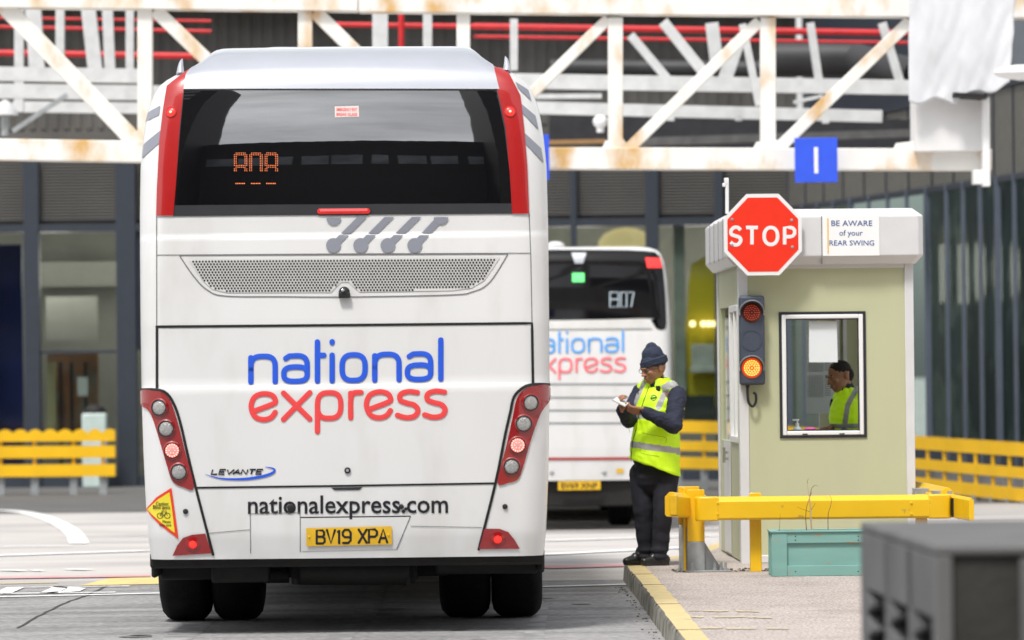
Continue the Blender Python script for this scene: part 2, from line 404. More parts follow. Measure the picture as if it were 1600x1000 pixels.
# island: kerb + pavement
KH = 0.13
M_pave = mat('pinkish_pavement', (0.43, 0.38, 0.35), 0.85, spec=0.12, var=0.08, vscale=1.5, bump=1.0, bscale=40, fine=0.6, fscale=55,
             second=(0.36, 0.31, 0.28), sfac=(0.5, 0.75), sscale=1.8)
M_kerb = mat('weathered_kerb_concrete', (0.23, 0.22, 0.19), 0.9, var=0.25, vscale=7, bump=0.7, bscale=40, second=(0.10, 0.10, 0.075), sfac=(0.46, 0.62), sscale=6)
M_ktop = mat('kerb_yellow_paint', (0.60, 0.48, 0.24), 0.8, var=0.08, vscale=6, bump=0.4, bscale=70, second=(0.32, 0.28, 0.18), sfac=(0.60, 0.74), sscale=10)
outer = [G(x, y, KH) for x, y in [(1200, 1170), (1140, 1092), (1071, 1000), (1028, 944), (998, 905), (984, 890)]]
inner = [G(x, y, KH) for x, y in [(1262, 1170), (1188, 1092), (1108, 1000), (1062, 944), (1028, 905), (1012, 890)]]
fo = Vector((0.95, 39.9, KH)); tip = [Vector((0.86, 39.55, KH)), fo, Vector((1.35, 41.3, KH)), Vector((1.75, 44.2, KH)), Vector((4.2, 46.5, KH)), Vector((14, 48, KH))]
mb = MB()
def strip_side(P, z0=-0.4, z1=KH):
    P = [Vector(p) for p in P]
    mb._add([Vector((p.x, p.y, z)) for p in P for z in (z0, z1)], [(2*i, 2*i+2, 2*i+3, 2*i+1) for i in range(len(P)-1)])
wob = []
for i, p in enumerate(outer[:-1]):
    for k in range(12):
        q = p.lerp(outer[i+1], k/12); q.x += 0.012*noise.noise(Vector((0, q.y*3, 0))); wob.append(q)
wob.append(outer[-1])
chain = [Vector((p.x-0.03, p.y, 0)) for p in wob]
# slanted face + top edge bevel
P = wob+tip; vs = []
for p in P:
    vs += [Vector((p.x-0.05, p.y, -0.35)), Vector((p.x-0.015, p.y, KH-0.02)), Vector((p.x, p.y, KH))]
mb._add(vs, [(3*i+k, 3*i+3+k, 3*i+4+k, 3*i+1+k) for i in range(len(P)-1) for k in (0, 1)])
mb.build('kerb_face', M_kerb, smooth=True)['kind'] = 'structure'
mb = MB(); inn = []
for i, p in enumerate(inner[:-1]):
    for k in range(12):
        q = p.lerp(inner[i+1], k/12); q.x += 0.016*noise.noise(Vector((5, q.y*2.3, 0))); inn.append(q)
inn.append(inner[-1])
vs = []
for a, b in zip(wob, inn): vs += [Vector((a.x, a.y, KH)), Vector((b.x, b.y, KH+0.001))]
mb._add(vs, [(2*i, 2*i+1, 2*i+3, 2*i+2) for i in range(len(wob)-1)])
t1 = [Vector((p.x, p.y, KH)) for p in tip]; t2 = [Vector((p.x+0.13, p.y-0.10, KH+0.001)) for p in tip]
vs = []
for a, b in zip([wob[-1]]+t1, [inn[-1]]+t2): vs += [a, b]
mb._add(vs, [(2*i, 2*i+1, 2*i+3, 2*i+2) for i in range(len(t1))])
mb.build('kerb_top', M_ktop, fixn=False)['kind'] = 'structure'
mb = MB()
for k in range(9, len(wob)-2, 9):
    a, b = wob[k], inn[k]; mb.box(((a.x+b.x)/2-.004, a.y, KH-.06), (b.x-a.x+.016, .012, .126))
mb.build('kerb_joints', mat('joint_dirt', (.09, .085, .07), .95, var=.3, vscale=20))['kind'] = 'structure'
mb = MB()
L1 = [Vector((p.x, p.y, KH+0.001)) for p in inn]+t2
vs = [];
for p in L1: vs += [p, Vector((16, min(p.y, 47.5), KH+0.001))]
mb._add(vs, [(2*i, 2*i+1, 2*i+3, 2*i+2) for i in range(len(L1)-1)])
mb.build('pavement', M_pave, fixn=False)['kind'] = 'structure'
mb = MB()
for seg in [((1075, 955), (1095, 955)), ((1098, 955.5), (1138, 955.5)), ((1150, 955.5), (1185, 956.5)), ((1115, 965), (1165, 964.5)), ((1168, 965), (1205, 966)), ((1080, 965), (1100, 965)),
            ((1096, 982), (1128, 982)), ((1135, 983), (1182, 983)), ((1198, 983), (1232, 983.5))]:
    a, b = G(*seg[0], KH), G(*seg[1], KH); w = random.uniform(0.14, 0.26)
    pts = []
    for k in range(7): pts.append(a.lerp(b, k/6)+Vector((0, w/2*random.uniform(.5, 1), 0)))
    for k in range(6, -1, -1): pts.append(a.lerp(b, k/6)-Vector((0, w/2*random.uniform(.5, 1), 0)))
    mb._add([Vector((p.x, p.y, KH+0.005)) for p in pts], [tuple(range(14))])
mb.build('faded_pavement_markings', mat('faded_yellow', (.53, .45, .31), .85, var=.1, second=(.43, .38, .35), sfac=(.50, .62), sscale=11), fixn=False)['kind'] = 'structure'

# ================================================================== COACHES
class Surf:
    """rear surface of a coach: y = Y0 + f(x, z)"""
    def __init__(s, cpx, Y0, rows, yaw=0.0, bow=0.05):
        # rows: (py, halfwidth px, depth m, corner radius m), top to bottom, measured at plane Y0
        s.Y0 = Y0; s.sc = FPX/Y0; s.tan = math.tan(yaw); s.bow = bow
        ref = At(cpx, 500, Y0); s.cx = ref.x; s.rows = []
        for py, hw, dep, rad in rows:
            z = At(cpx, py, Y0+dep).z; s.rows.append((z, hw/s.sc*(Y0+dep*0.6)/Y0, dep, rad))
        s.rows.sort()
    def lerp(s, z):
        r = s.rows
        if z <= r[0][0]: return r[0][1:]
        if z >= r[-1][0]: return r[-1][1:]
        for a, b in zip(r[:-1], r[1:]):
            if a[0] <= z <= b[0]:
                t = (z-a[0])/(b[0]-a[0]); return tuple(a[i]+(b[i]-a[i])*t for i in (1, 2, 3))
    def f(s, x, z):
        w, d, rad = s.lerp(z); ax = abs(x); k = 0.0
        e = ax-(w-rad)
        if e > 0:
            e = min(e/rad, 0.9995); k = rad*(1-math.sqrt(1-e*e))
        return d + s.bow*(x/w)**2 + k
    def P(s, x, z, off=0.0):
        y = s.f(x, z)
        if off:
            h = 0.004; w = s.lerp(z)[0]; xx = max(-w+0.01, min(w-0.01, x))
            nx = (s.f(xx+h, z)-s.f(xx-h, z))/(2*h); nz_ = (s.f(x, z+h)-s.f(x, z-h))/(2*h)
            nrm = Vector((nx, -1, nz_)).normalized(); v = Vector((x, y, z))+nrm*off
        else: v = Vector((x, y, z))
        return Vector((s.cx+v.x-s.tan*v.y, s.Y0+v.y, v.z))
    def xz(s, px, py):
        Y = s.Y0+0.1
        for _ in range(14):
            p = At(px, py, Y); x = p.x-s.cx+s.tan*(Y-s.Y0); w = s.lerp(p.z)[0]
            x = max(-w*0.9995, min(w*0.9995, x)); Y = 0.4*Y+0.6*(s.Y0+s.f(x, p.z))
        return x, p.z
    def B(s, px, py, off=0.0):
        x, z = s.xz(px, py); return s.P(x, z, off)
    def drape(s, mb, pts, off=0.003, step=0.05):
        """polygon given in px, cut into a grid and laid on the surface"""
        bm = bmesh.new(); q = [s.xz(*p) for p in pts]
        vs = [bm.verts.new((x, 0, z)) for x, z in q]; bm.faces.new(vs)
        xs = [a for a, _ in q]; zs = [b for _, b in q]
        def cuts(lo, hi, ax):
            n_ = int(lo/step)-1
            while n_*step < hi:
                if lo+1e-4 < n_*step < hi-1e-4:
                    co = (n_*step, 0, 0) if ax == 0 else (0, 0, n_*step); no = (1, 0, 0) if ax == 0 else (0, 0, 1)
                    bmesh.ops.bisect_plane(bm, geom=bm.verts[:]+bm.edges[:]+bm.faces[:], plane_co=co, plane_no=no, dist=1e-6)
                n_ += 1
        cuts(min(xs), max(xs), 0); cuts(min(zs), max(zs), 1)
        bmesh.ops.triangulate(bm, faces=bm.faces[:])
        idx = {v: i for i, v in enumerate(bm.verts)}
        V = [s.P(v.co.x, v.co.z, off) for v in bm.verts]; F = [[idx[v] for v in f_.verts] for f_ in bm.faces]
        bm.free(); mb._add(V, F)
    def body(s, mb, length, zs):
        cols = []; N = 22
        for i in range(-N, N+1): cols.append(i/N)
        vs = []; W_ = 0
        for z in zs:
            w, d, rad = s.lerp(z); row = []
            row.append(Vector((s.cx-w-s.tan*length, s.Y0+length, z)))
            fl = w-rad
            for k in range(0, 9):
                a = R(90-90*k/8); row.append(s.P(-(fl+rad*math.sin(a)*0.9999), z))
            for k in range(1, 16): row.append(s.P(-fl+2*fl*k/16, z))
            for k in range(0, 9):
                a = R(90*k/8); row.append(s.P((fl+rad*math.sin(a)*0.9999), z))
            row.append(Vector((s.cx+w-s.tan*length, s.Y0+length, z))); W_ = len(row); vs += row
        fs = [(j*W_+i, j*W_+i+1, (j+1)*W_+i+1, (j+1)*W_+i) for j in range(len(zs)-1) for i in range(W_-1)]
        fs.append(tuple(range(W_))[::-1]); fs.append(tuple((len(zs)-1)*W_+i for i in range(W_)))
        mb._add(vs, fs)
        L_ = [vs[j*W_] for j in range(len(zs))]; Rr = [vs[j*W_+W_-1] for j in range(len(zs))]
        mb._add(L_+Rr[::-1], [tuple(range(2*len(zs)))])
def frange(a, b, st):
    n_ = max(1, int(round((b-a)/st))); return [a+(b-a)*i/n_ for i in range(n_+1)]

rows = [(75.5, 196, 1.0, .10), (77, 199, 0.66, .10), (80, 204, 0.45, .10), (86, 211, 0.33, .10), (95, 222, .26, .10), (103, 236, .222, .10), (108, 250, .202, .10), (113, 264, .187, .12), (120, 277, .171, .13),
        (128, 288, .156, .15), (142, 297.5, .136, .18), (155, 303.5, .123, .2), (170, 308.5, .110, .2), (190, 312.5, .095, .2), (215, 316, .079, .2), (240, 318.5, .066, .2), (260, 320, .057, .2), (300, 321, .043, .2), (337, 321.5, .036, .19),
        (366, 321.5, .034, .18), (368, 321.5, .028, .18), (400, 321.5, .02, .17), (505, 321.5, .0, .17), (600, 321, .0, .17), (607, 321, -.012, .17), (700, 319, 0., .17), (760, 317, .01, .17), (800, 315, .02, .17), (835, 313, .03, .17), (872, 309, .06, .17)]
S1 = Surf(538, 31.6, rows, R(1.0))
bus = thing('coach', (S1.cx, 33.6, 0.0), 'large white coach nearest the camera, seen square from behind, with plate BV19 XPA', 'coach')
mb = MB(); zs = sorted(set([round(r_[0], 4) for r_ in S1.rows]+frange(S1.rows[0][0], S1.rows[-1][0], 0.06))); S1.body(mb, 12.0, zs)
body = mb.build('body', M_white, bus, smooth='full')
try: body.data.set_sharp_from_angle(angle=R(50))
except Exception: pass
def dr(name, pts, m, par=bus, off=0.003, S=S1, step=0.05, smooth=True):
    mb = MB(); S.drape(mb, pts, off, step); return mb.build(name, m, par, fixn=False, smooth='full' if smooth else False)
def rib(name, lines, w, m, par=bus, S=S1, lo=0.0035, hi=0.0045, cap=True):
    mb = MB()
    for ln in lines:
        D = []
        for a, b in zip(ln[:-1], ln[1:]):
            n_ = max(1, int(math.hypot(b[0]-a[0], b[1]-a[1])/10))
            for k in range(n_): D.append((a[0]+(b[0]-a[0])*k/n_, a[1]+(b[1]-a[1])*k/n_))
        D.append(ln[-1]); ribbon(mb, D, w, lambda x, y, o: S.B(x, y, o), lo, hi, cap)
    return mb.build(name, m, par, fixn=False, split=True)[0]
# silver roof cap
dr('roof_cap', [(339, 77.5), (735, 76.5), (744, 80), (756, 92), (770, 104), (780, 140), (287, 140), (291, 118), (300, 108), (312, 99), (322, 88), (330, 80)], M_cap, off=0.012, step=.02)
# red pillars
pl = dr('light_pillar', [(272, 108), (291, 105), (287, 141), (281, 200), (275, 290), (271, 337), (245, 337), (246, 300), (250, 220), (256, 170), (262, 135)], M_red, off=0.010, step=.02)
pr = dr('light_pillar', [(768, 106), (800, 110), (812, 150), (818, 200), (823, 260), (826, 334), (800, 334), (797, 280), (790, 200), (777, 141)], M_red, off=0.010, step=.02)
# window and its lower band
win = dr('rear_window', [(287, 141.5), (776, 141.5), (788, 200), (796, 265), (800, 318), (271, 321), (275, 275), (281, 205)], M_bwin, off=0.006)
dr('window_band', [(271, 320.5), (800, 317.5), (800.5, 334), (271, 338)], M_band, off=0.006)
rib('window_seal', [[(287, 141), (400, 140.5), (776, 141)]], 2.2, M_seam, lo=.008, hi=.009)
rib('window_seal', [[(286.5, 143), (281, 200), (275, 275), (271, 321)]], 2.5, M_band, lo=.008, hi=.009)
rib('window_seal', [[(777, 143), (789, 200), (797, 265), (800.5, 318)]], 2.5, M_band, lo=.008, hi=.009)
# fins
def fin(px, py, s_):
    mb = MB(); b = S1.B(px, py, 0.0); pts = []
    for t in range(7):
        a = t/6; pts.append((b+Vector((s_*0.012*math.sin(a*2.0)-s_*0.02*a, 0.05*a, 0.10*a)), 0.024*(1-a)**0.6+0.002))
    for i in range(6):
        (p, r1), (q, r2) = pts[i], pts[i+1]; mb.tube([p, q], [r1, r2], 12)
    return mb.build('roof_fin', M_cap, bus)
fin(282, 116, -1); fin(792, 112, 1)
# high brake lamp, side marker lamps
M_led = mat('red_led_lens', (0.60, 0.015, 0.015), 0.25, coat=0.6, var=0.25, vscale=70, emit=(1, .03, .03), es=0.12)
rib('brake_lamp_housing', [[(500, 330.6), (574, 330)]], 13, M_blk, lo=.008, hi=.012)
rib('brake_lamp', [[(500, 330.6), (574, 330)]], 8.5, M_led, lo=.012, hi=.018)
M_glow = mat('glowing_red_lamp', (0.9, 0.03, 0.02), 0.3, emit=(1, .04, .03), es=.55)
M_hot = mat('lamp_centre', (1, .4, .3), 0.3, emit=(1, .35, .25), es=2.5)
def lamp(S, px, py, rpx, m, par, name='lamp', off=0.012, hm=None, rim=M_blk, rimw=1.22, n=28):
    c = S.B(px, py, off); q = S.B(px+1, py, off)-S.B(px-1, py, off); u = q.normalized(); v = (S.B(px, py-1, off)-S.B(px, py+1, off)).normalized()
    nn = u.cross(v).normalized();
    if nn.y > 0: nn = -nn
    r_ = rpx/S.sc
    mb = MB(); mb.lathe(c, [(r_*rimw, -0.012), (r_*rimw, 0.0), (r_*1.02, 0.006), (r_*0.98, 0.0)], nn, n)
    o = mb.build(name+'_bezel', rim, par)
    mb = MB(); mb.lathe(c, [(r_*1.0, -0.006), (r_*0.98, 0.001), (r_*0.7, 0.006), (r_*0.35, 0.008), (0.0001, 0.0085)], nn, n)
    o2 = mb.build(name, m, par)
    if hm:
        mb = MB(); mb.lathe(c, [(r_*0.3, 0.006), (r_*0.2, 0.0105), (0.0001, 0.011)], nn, 14); mb.build('bulb', hm, o2)
    return c, u, v, nn, r_, o2
lamp(S1, 268, 176, 7.5, M_glow, pl, 'marker_lamp', hm=M_hot, rim=M_red); lamp(S1, 796.5, 175, 7.5, M_glow, pr, 'marker_lamp', hm=M_hot, rim=M_red)
# panel seams
rib('seam', [[(245, 510.5), (538, 508), (831, 505), (832.5, 600)], [(245.5, 510.5), (245.5, 609)]], 4.0, M_seam)
rib('seam', [cr([(220, 609), (247, 609.5), (262, 616), (274, 636), (283, 665), (291, 700), (306, 762), (333, 866)], 4)], 4.2, M_seam, lo=.006, hi=.0075)
rib('seam', [cr([(858, 601), (833, 601), (817, 606), (803, 620), (797, 645), (789, 680), (774, 755), (748, 858)], 4)], 4.2, M_seam, lo=.006, hi=.0075)
rib('seam', [[(306, 762), (538, 759), (775, 755)]], 3.0, M_seam)
rib('fine_seam', [[(245, 337.5), (245, 510)], [(826.5, 334), (829, 400), (831, 505)], [(245, 398.5), (538, 396.5), (828, 395.5)]], 1.2, M_thin)
rib('fine_seam', [[(391, 802.5), (469, 801), (469, 862)], [(391, 802.5), (391.5, 864)], [(327, 833), (390, 827.5)], [(642, 822), (752, 824)]], 1.0, M_thin)
# grille
M_gril = mat('perforated_grille_metal', (0.62, 0.62, 0.60), 0.45, var=0.04)
def inpoly(p, poly):
    x, y = p; c = False; j = len(poly)-1
    for i in range(len(poly)):
        if (poly[i][1] > y) != (poly[j][1] > y) and x < (poly[j][0]-poly[i][0])*(y-poly[i][1])/(poly[j][1]-poly[i][1])+poly[i][0]: c = not c
        j = i
    return c
rib('grille_surround', [cr([(281, 400), (303, 432), (324, 453), (352, 462.5), (440, 463.5), (538, 464), (700, 461), (738, 456), (765, 441), (793, 398)], 6)], 1.6, M_thin)
rib('grille_surround', [[(281, 398.7), (793, 396.4)]], 2.0, M_thin)
gp = [(295, 405.5), (781, 402.5), (757, 438), (737, 450), (708, 454), (562, 456.5), (552, 448), (545, 441), (533, 441), (526, 448), (517, 457), (356, 457.5), (332, 452), (318, 440)]
gr = dr('grille', gp, M_gril, off=0.004)
mb = MB(); row = 0; y = 407.5
while y < 456:
    x = 292+(2.5 if row % 2 else 0)
    while x < 785:
        yy = y-(x-538)*0.006
        if all(inpoly((x+dx, yy+dy), gp) for dx, dy in ((-2.5, 0), (2.5, 0), (0, -2), (0, 2))):
            mb._add([S1.B(x+1.75*math.cos(a), yy+1.75*math.sin(a), 0.0065) for a in [k*math.pi/3 for k in range(6)]], [tuple(range(6))])
        x += 5.0
    y += 4.2; row += 1
mb.build('grille_hole', M_seam, gr, fixn=False)['kind'] = 'stuff'
# rear view camera
c = S1.B(538, 457, 0.02); mb = MB(); mb.ell(c, (.035, .03, .035)); mb.box(c+Vector((0, 0, -.018)), (.07, .05, .035)); mb.build('rear_camera', M_blk, bus, bevel=.006)
mb = MB(); mb.ell(c+Vector((-.008, -.026, .012)), .011); mb.build('camera_lens', M_chrome, bus)
# grey livery pattern
mb = MB(); F1 = lambda x, y, o: S1.B(x, y, o)
for xt, xc in ((558.5, 521), (601, 563.5), (643.5, 606), (682, 648)):
    xl = lambda y: xt+(xc-7.5-xt)*(y-339)/(384-339)
    for ya, yb in ((339, 365.0), (367.6, 382)): S1.drape(mb, [(xl(ya), ya), (xl(ya)+15, ya), (xl(yb)+15, yb), (xl(yb), yb)], .0055, .03)
    mb._add([S1.B(xc+11.5*math.cos(R(15*k)), 383.5+11.5*math.sin(R(15*k)), .0069) for k in range(24)], [tuple(range(24))])
for c0, ys in ((521.5, 339.5), (689, 338.5)):
    mb._add([S1.B(c0+11.5*math.cos(R(k*15)), ys+1+11.5*math.sin(R(k*15)), .0069) for k in range(13)], [tuple(range(13))])
mb.build('livery_pattern', M_grey, bus, fixn=False)
# logo lettering
SH = lambda x: -4.8*(x-390)/300
def arch(x0, x1, yb, yt): return [(x0, yb)]+sqr(x0, x1, yt, yt+34, 180, 0, 18)+[(x1, yb)]
def logo(part):
    o = []
    if part == 'top':
        o.append(arch(392, 430, 597, 557)); o.append([(392, 559), (392, 580)])
        for x in (443.5, 636.5):
            o.append([(x+3, 561), (x+9, 557.3)]+sqr(x+2, x+36.5, 557, 590, 90, 0, 12)+[(x+36.5, 585), (x+36.5, 597-12)]); o.append(sqr(x, x+36.5, 574.5, 597, 0, 360, 32))
        o.append([(496, 536), (496, 597)]); o.append([(496, 557), (506, 557)])
        o.append([(519, 557), (519, 597)]); o.append([(519, 536), (519, 537.5)])
        o.append(sqr(534.5, 570.5, 557, 597, 0, 360, 36))
        o.append(arch(585.5, 623.5, 597, 557)); o.append([(585.5, 559), (585.5, 580)])
        o.append([(688.7, 536), (688.7, 597)])
    else:
        for x in (392.5, 572.5):
            o.append(cr([(x+37.5, 645), (x+31, 653), (x+19, 656), (x+6, 651), (x, 636), (x+5, 621), (x+19, 615.5), (x+33, 618.5), (x+38, 628), (x+31, 633), (x+3, 643)], 6))
        o.append([(443, 615), (484, 656)]); o.append([(484, 615), (443, 656)])
        o.append(sqr(496, 532.5, 615.5, 655.5, 0, 360, 36)); o.append([(496, 632), (496, 676)])
        o.append(cr([(548, 655), (548, 628), (551, 618), (557, 616), (564, 616)], 5)); o.append([(548, 617), (548, 625)])
        for x in (621, 663.5):
            o.append(cr([(x+31, 617.5), (x+17, 615.8), (x+5, 620), (x+4.5, 629), (x+14, 633.5), (x+26, 637), (x+32, 645), (x+27, 654), (x+14, 656.5), (x, 652.5)], 6))
    return [[(x, y+SH(x)) for x, y in ln] for ln in o]
def logo_obj(part, m, par, S, tx, w, lo=.004, hi=.0055):
    mb = MB()
    for ln in logo(part): ribbon(mb, [tx(*p) for p in ln], w, lambda x, y, o: S.B(x, y, o), lo, hi)
    return mb.build('lettering', m, par, fixn=False, smooth=False)
logo_obj('top', M_blue, bus, S1, lambda x, y: (x, y), 8.6); logo_obj('bot', M_rprint, bus, S1, lambda x, y: (x, y), 8.4)
# web address
mb = MB(); text_to(mb, 'nationalexpress.com', 387.5, 700, 802.5, 774.5, lambda x, y: S1.B(x, y, .004), bold=0.012, slope=-.0055); mb.build('web_address_lettering', M_ink, bus, fixn=False, smooth=False)
# model badge lettering and swoosh
mb = MB(); segs = []
def LV(g, x, w=11.5, y0=741, y1=734):
    sk = 2.6; f_ = lambda a, b: (x+a*w+sk*b, y0-7.2*b-(x-330)*.004)
    d = {'L': [[(0, 1), (0, 0), (1, 0)]], 'E': [[(.95, 1), (0, 1), (0, 0), (.95, 0)], [(0, .5), (.8, .5)]], 'V': [[(0, 1), (.42, 0), (1.1, 1)]],
         'A': [[(-.1, 0), (.55, 1), (1, 0)], [(.2, .35), (.9, .35)]], 'N': [[(0, 0), (0, 1), (.9, 0), (.9, 1)]], 'T': [[(-.05, 1), (1, 1)], [(.45, 1), (.45, 0)]]}[g]
    for st in d: ribbon(mb, [f_(*p) for p in st], 2.5, F1, .0042, .005, cap=False)
for i, g in enumerate('LEVANTE'): LV(g, 330+i*11.6, 9.4)
mb.build('badge_lettering', M_ink, bus, fixn=False, smooth=False)
mb = MB(); sw = cr([(320, 741), (345, 747.5), (380, 748.5), (412, 744), (428, 737.5), (427, 732), (414, 729.5)], 8); n_ = len(sw)
for i in range(n_-1):
    w = 0.4+4.2*math.sin(math.pi*min(1, (i+.5)/n_*1.0))**1.1; ribbon(mb, [sw[i], sw[i+1]], w, F1, .0042, .0046, cap=False)
mb.build('badge_swoosh', M_blue, bus, fixn=False, smooth=False)
# light clusters
cl = dr('light_cluster', cr([(221, 611), (240, 610.5), (256, 614), (268, 630), (278, 660), (288, 700), (303, 761), (286, 761), (270, 752), (262, 730), (252, 695), (240, 655), (232, 640), (221, 632)], 4, True), M_lens, off=0.008)
cr_ = dr('light_cluster', cr([(857, 603), (838, 603), (820, 608), (807, 624), (800, 655), (790, 700), (777, 754), (795, 754), (809, 749), (817, 730), (828, 690), (840, 655), (847, 640), (858, 624)], 4, True), M_lens, off=0.008)
M_lgrey = mat('clear_lamp_lens', (0.42, 0.42, 0.41), 0.2, coat=0.8, var=0.35, vscale=120, bump=0.5, bscale=150, metal=0.3)
M_lred = mat('lit_ring_lens', (0.55, 0.36, 0.35), 0.25, var=0.2, vscale=100, emit=(1, .12, .1), es=0.15)
M_ringdot = mat('lit_led_dot', (1, .2, .15), 0.3, emit=(1, .16, .12), es=4.5)
M_lamp = [M_lgrey, M_lgrey, M_lred, M_lgrey]
def cluster(par, cs):
    for (x, y), m in zip(cs, M_lamp):
        c, u, v, nn, r_, o = lamp(S1, x, y, 11.8, m, par, 'lamp', off=0.015, rim=M_lens, rimw=1.25)
        mb = MB(); mb.lathe(c, [(r_*1.08, .003), (r_*1.08, .0075), (r_*.96, .0075), (r_*.96, .003)], nn, 28); mb.build('lamp_ring', M_blk, o)
        if m is M_lred:
            mb = MB()
            for k in range(16):
                a = k*math.pi/8; mb.ell(c+(u*math.cos(a)+v*math.sin(a))*r_*.78+nn*.007, .0042, n=6, m=5)
            for k in range(6):
                a = k*math.pi/3; mb.ell(c+(u*math.cos(a)+v*math.sin(a))*r_*.4+nn*.009, .003, n=6, m=5)
            mb.build('led_ring', M_ringdot, o)
cluster(cl, [(250, 636.5), (260, 669.5), (269.5, 703.5), (279.5, 737)]); cluster(cr_, [(828, 629), (818, 661.5), (808.5, 695.5), (799, 728.5)])
fl = dr('fog_light', [(270, 868), (277, 852), (286, 840), (300, 835.5), (321, 833.5), (331, 864)], M_lens, off=.008)
fr_ = dr('fog_light', [(748, 857.5), (757, 826), (780, 826), (794, 831), (804, 843), (812, 857)], M_lens, off=.008)
lamp(S1, 301.5, 850, 6.5, M_glow, fl, 'lamp', off=.012, rim=M_lens, rimw=1.8); lamp(S1, 777.5, 842, 6.5, M_glow, fr_, 'lamp', off=.012, rim=M_lens, rimw=1.8)
# plate recess, plate
dr('plate_recess', [(470, 809), (641, 807), (620, 857.5), (471, 861)], mat('recess_shade_panel', (0.70, 0.70, 0.69), .4, var=.03), off=.003)
rib('fine_seam', [[(470, 808.5), (641, 806.5)]], 1.8, M_seam); rib('fine_seam', [[(641, 807), (620, 857)]], 1.1, M_thin)
pla = dr('number_plate', [(478.5, 825), (612, 822), (612.5, 850), (479, 853)], M_plate, off=.012)
mb = MB()
PL = {'B': [[(0, 0), (0, 1), (.72, 1), (.92, .87), (.92, .65), (.72, .52), (0, .52)], [(.72, .52), (1, .38), (1, .14), (.78, 0), (0, 0)]], 'V': [[(0, 1), (.5, 0), (1, 1)]],
      '1': [[(.5, 0), (.5, 1), (.2, .86)]], '9': [[(.05, 0), (.7, 0), (1, .2), (1, .8), (.75, 1), (.25, 1), (0, .8), (0, .62), (.25, .45), (1, .45)]],
      'X': [[(0, 1), (1, 0)], [(0, 0), (1, 1)]], 'P': [[(0, 0), (0, 1), (.75, 1), (1, .85), (1, .6), (.75, .45), (0, .45)]], 'A': [[(0, 0), (.5, 1), (1, 0)], [(.2, .33), (.8, .33)]]}
x = 495
for g in 'BV19 XPA':
    if g == ' ': x += 9; continue
    w = {'1': 6}.get(g, 12.4)
    for st in PL[g]: ribbon(mb, [(x+a*w, 848.3-20*b-(x-495)*.018) for a, b in st], 3.7, F1, .0135, .0142, cap=True)
    x += {'1': 8.5}.get(g, 16.0)
mb.build('plate_lettering', M_ink, pla, fixn=False, smooth=False)
mb = MB(); mb.lathe(S1.B(483, 838, .0125), [(.007, 0), (.005, .004), (.0001, .005)], (0, -1, 0), 10); mb.lathe(S1.B(607, 835, .0125), [(.007, 0), (.005, .004), (.0001, .005)], (0, -1, 0), 10); mb.build('screw', M_plate, pla, split=True)
dr('hatch_handle', [(517, 762), (567, 761), (561, 765.5), (523, 766)], M_band, off=.004)
# sensors and lock
mb = MB()
for x, y, r_ in ((290, 799, 4.2), (789, 791.5, 4.2), (454.5, 793.5, 6.0), (627, 791.5, 4.0), (634, 795, 2.5), (543, 735, 5.0)):
    mb.lathe(S1.B(x, y, .003), [(r_/253, 0), (r_/253, .006), (r_/253*.7, .009), (.0001, .009)], (0, -1, 0), 16)
mb.build('parking_sensor', M_blk, bus, split=True)
mb = MB(); mb.lathe(S1.B(543, 735, .012), [(.009, 0), (.008, .003), (.0001, .003)], (0, -1, 0), 12); mb.build('lock', M_galv, bus)
# sticker in the window
st = dr('window_sticker', [(523, 167), (560.5, 166), (561, 183), (523.5, 184)], mat('sticker_pink_white', (.75, .62, .60), .5, var=.05), off=.010)
mb = MB()
for i, t in enumerate(('EMERGENCY EXIT', 'BREAK GLASS')): text_to(mb, t, 526, 558, 174+i*7.5, 169.5+i*7.5, lambda x, y: S1.B(x, y, .012), bold=.01)
mb.build('sticker_lettering', M_rprint, st, fixn=False, smooth=False)
# dotted route display behind the glass
M_dot = mat('amber_display_dot', (1, .25, .08), .5, emit=(1, .24, .08), es=.75)
mb = MB()
G8 = ["0111110", "1100011", "1000001", "1100011", "1100011", "1111111", "0111110", "1100011", "1000001"]
pat = {'A': ["01111110", "11111111", "11000011", "11000011", "11000011", "11000011", "11000011", "11111111", "01111110", "11000011", "11000011"],
       'N': ["01111110", "11111111", "11000011", "11000011", "11000011", "11000011", "11000011", "11000011", "11000011", "11000011", "11000011"]}
for gi, g in enumerate('ANA'):
    for r_, line in enumerate(pat[g]):
        for c_, ch in enumerate(line):
            if ch == '1':
                x, y = 366.5+gi*24+c_*2.75, 239.5+r_*2.75
                mb._add([S1.B(x+a, y+b, .010) for a, b in ((-.72, 0), (0, -.72), (.72, 0), (0, .72))], [(0, 1, 2, 3)])
for gi in range(3):
    for c_ in range(6):
        x, y = 369+gi*24+c_*2.6, 287
        mb._add([S1.B(x+a, y+b, .010) for a, b in ((-.9, 0), (0, -.9), (.9, 0), (0, .9))], [(0, 1, 2, 3)])
mb.build('route_display', M_dot, bus, fixn=False, smooth=False)
# side stripes on the corners
for pts in ([(228, 191), (249, 180), (251, 165), (232, 176)], [(222.5, 248), (249, 224), (251, 204), (225, 226)],
            [(805, 128), (809, 138), (830, 158), (825, 141)], [(811, 160), (814, 175), (841, 203), (836, 181)], [(816, 205), (818, 222), (849, 255), (845, 232)]):
    dr('side_stripe', pts, M_grey, off=.004, step=.03)
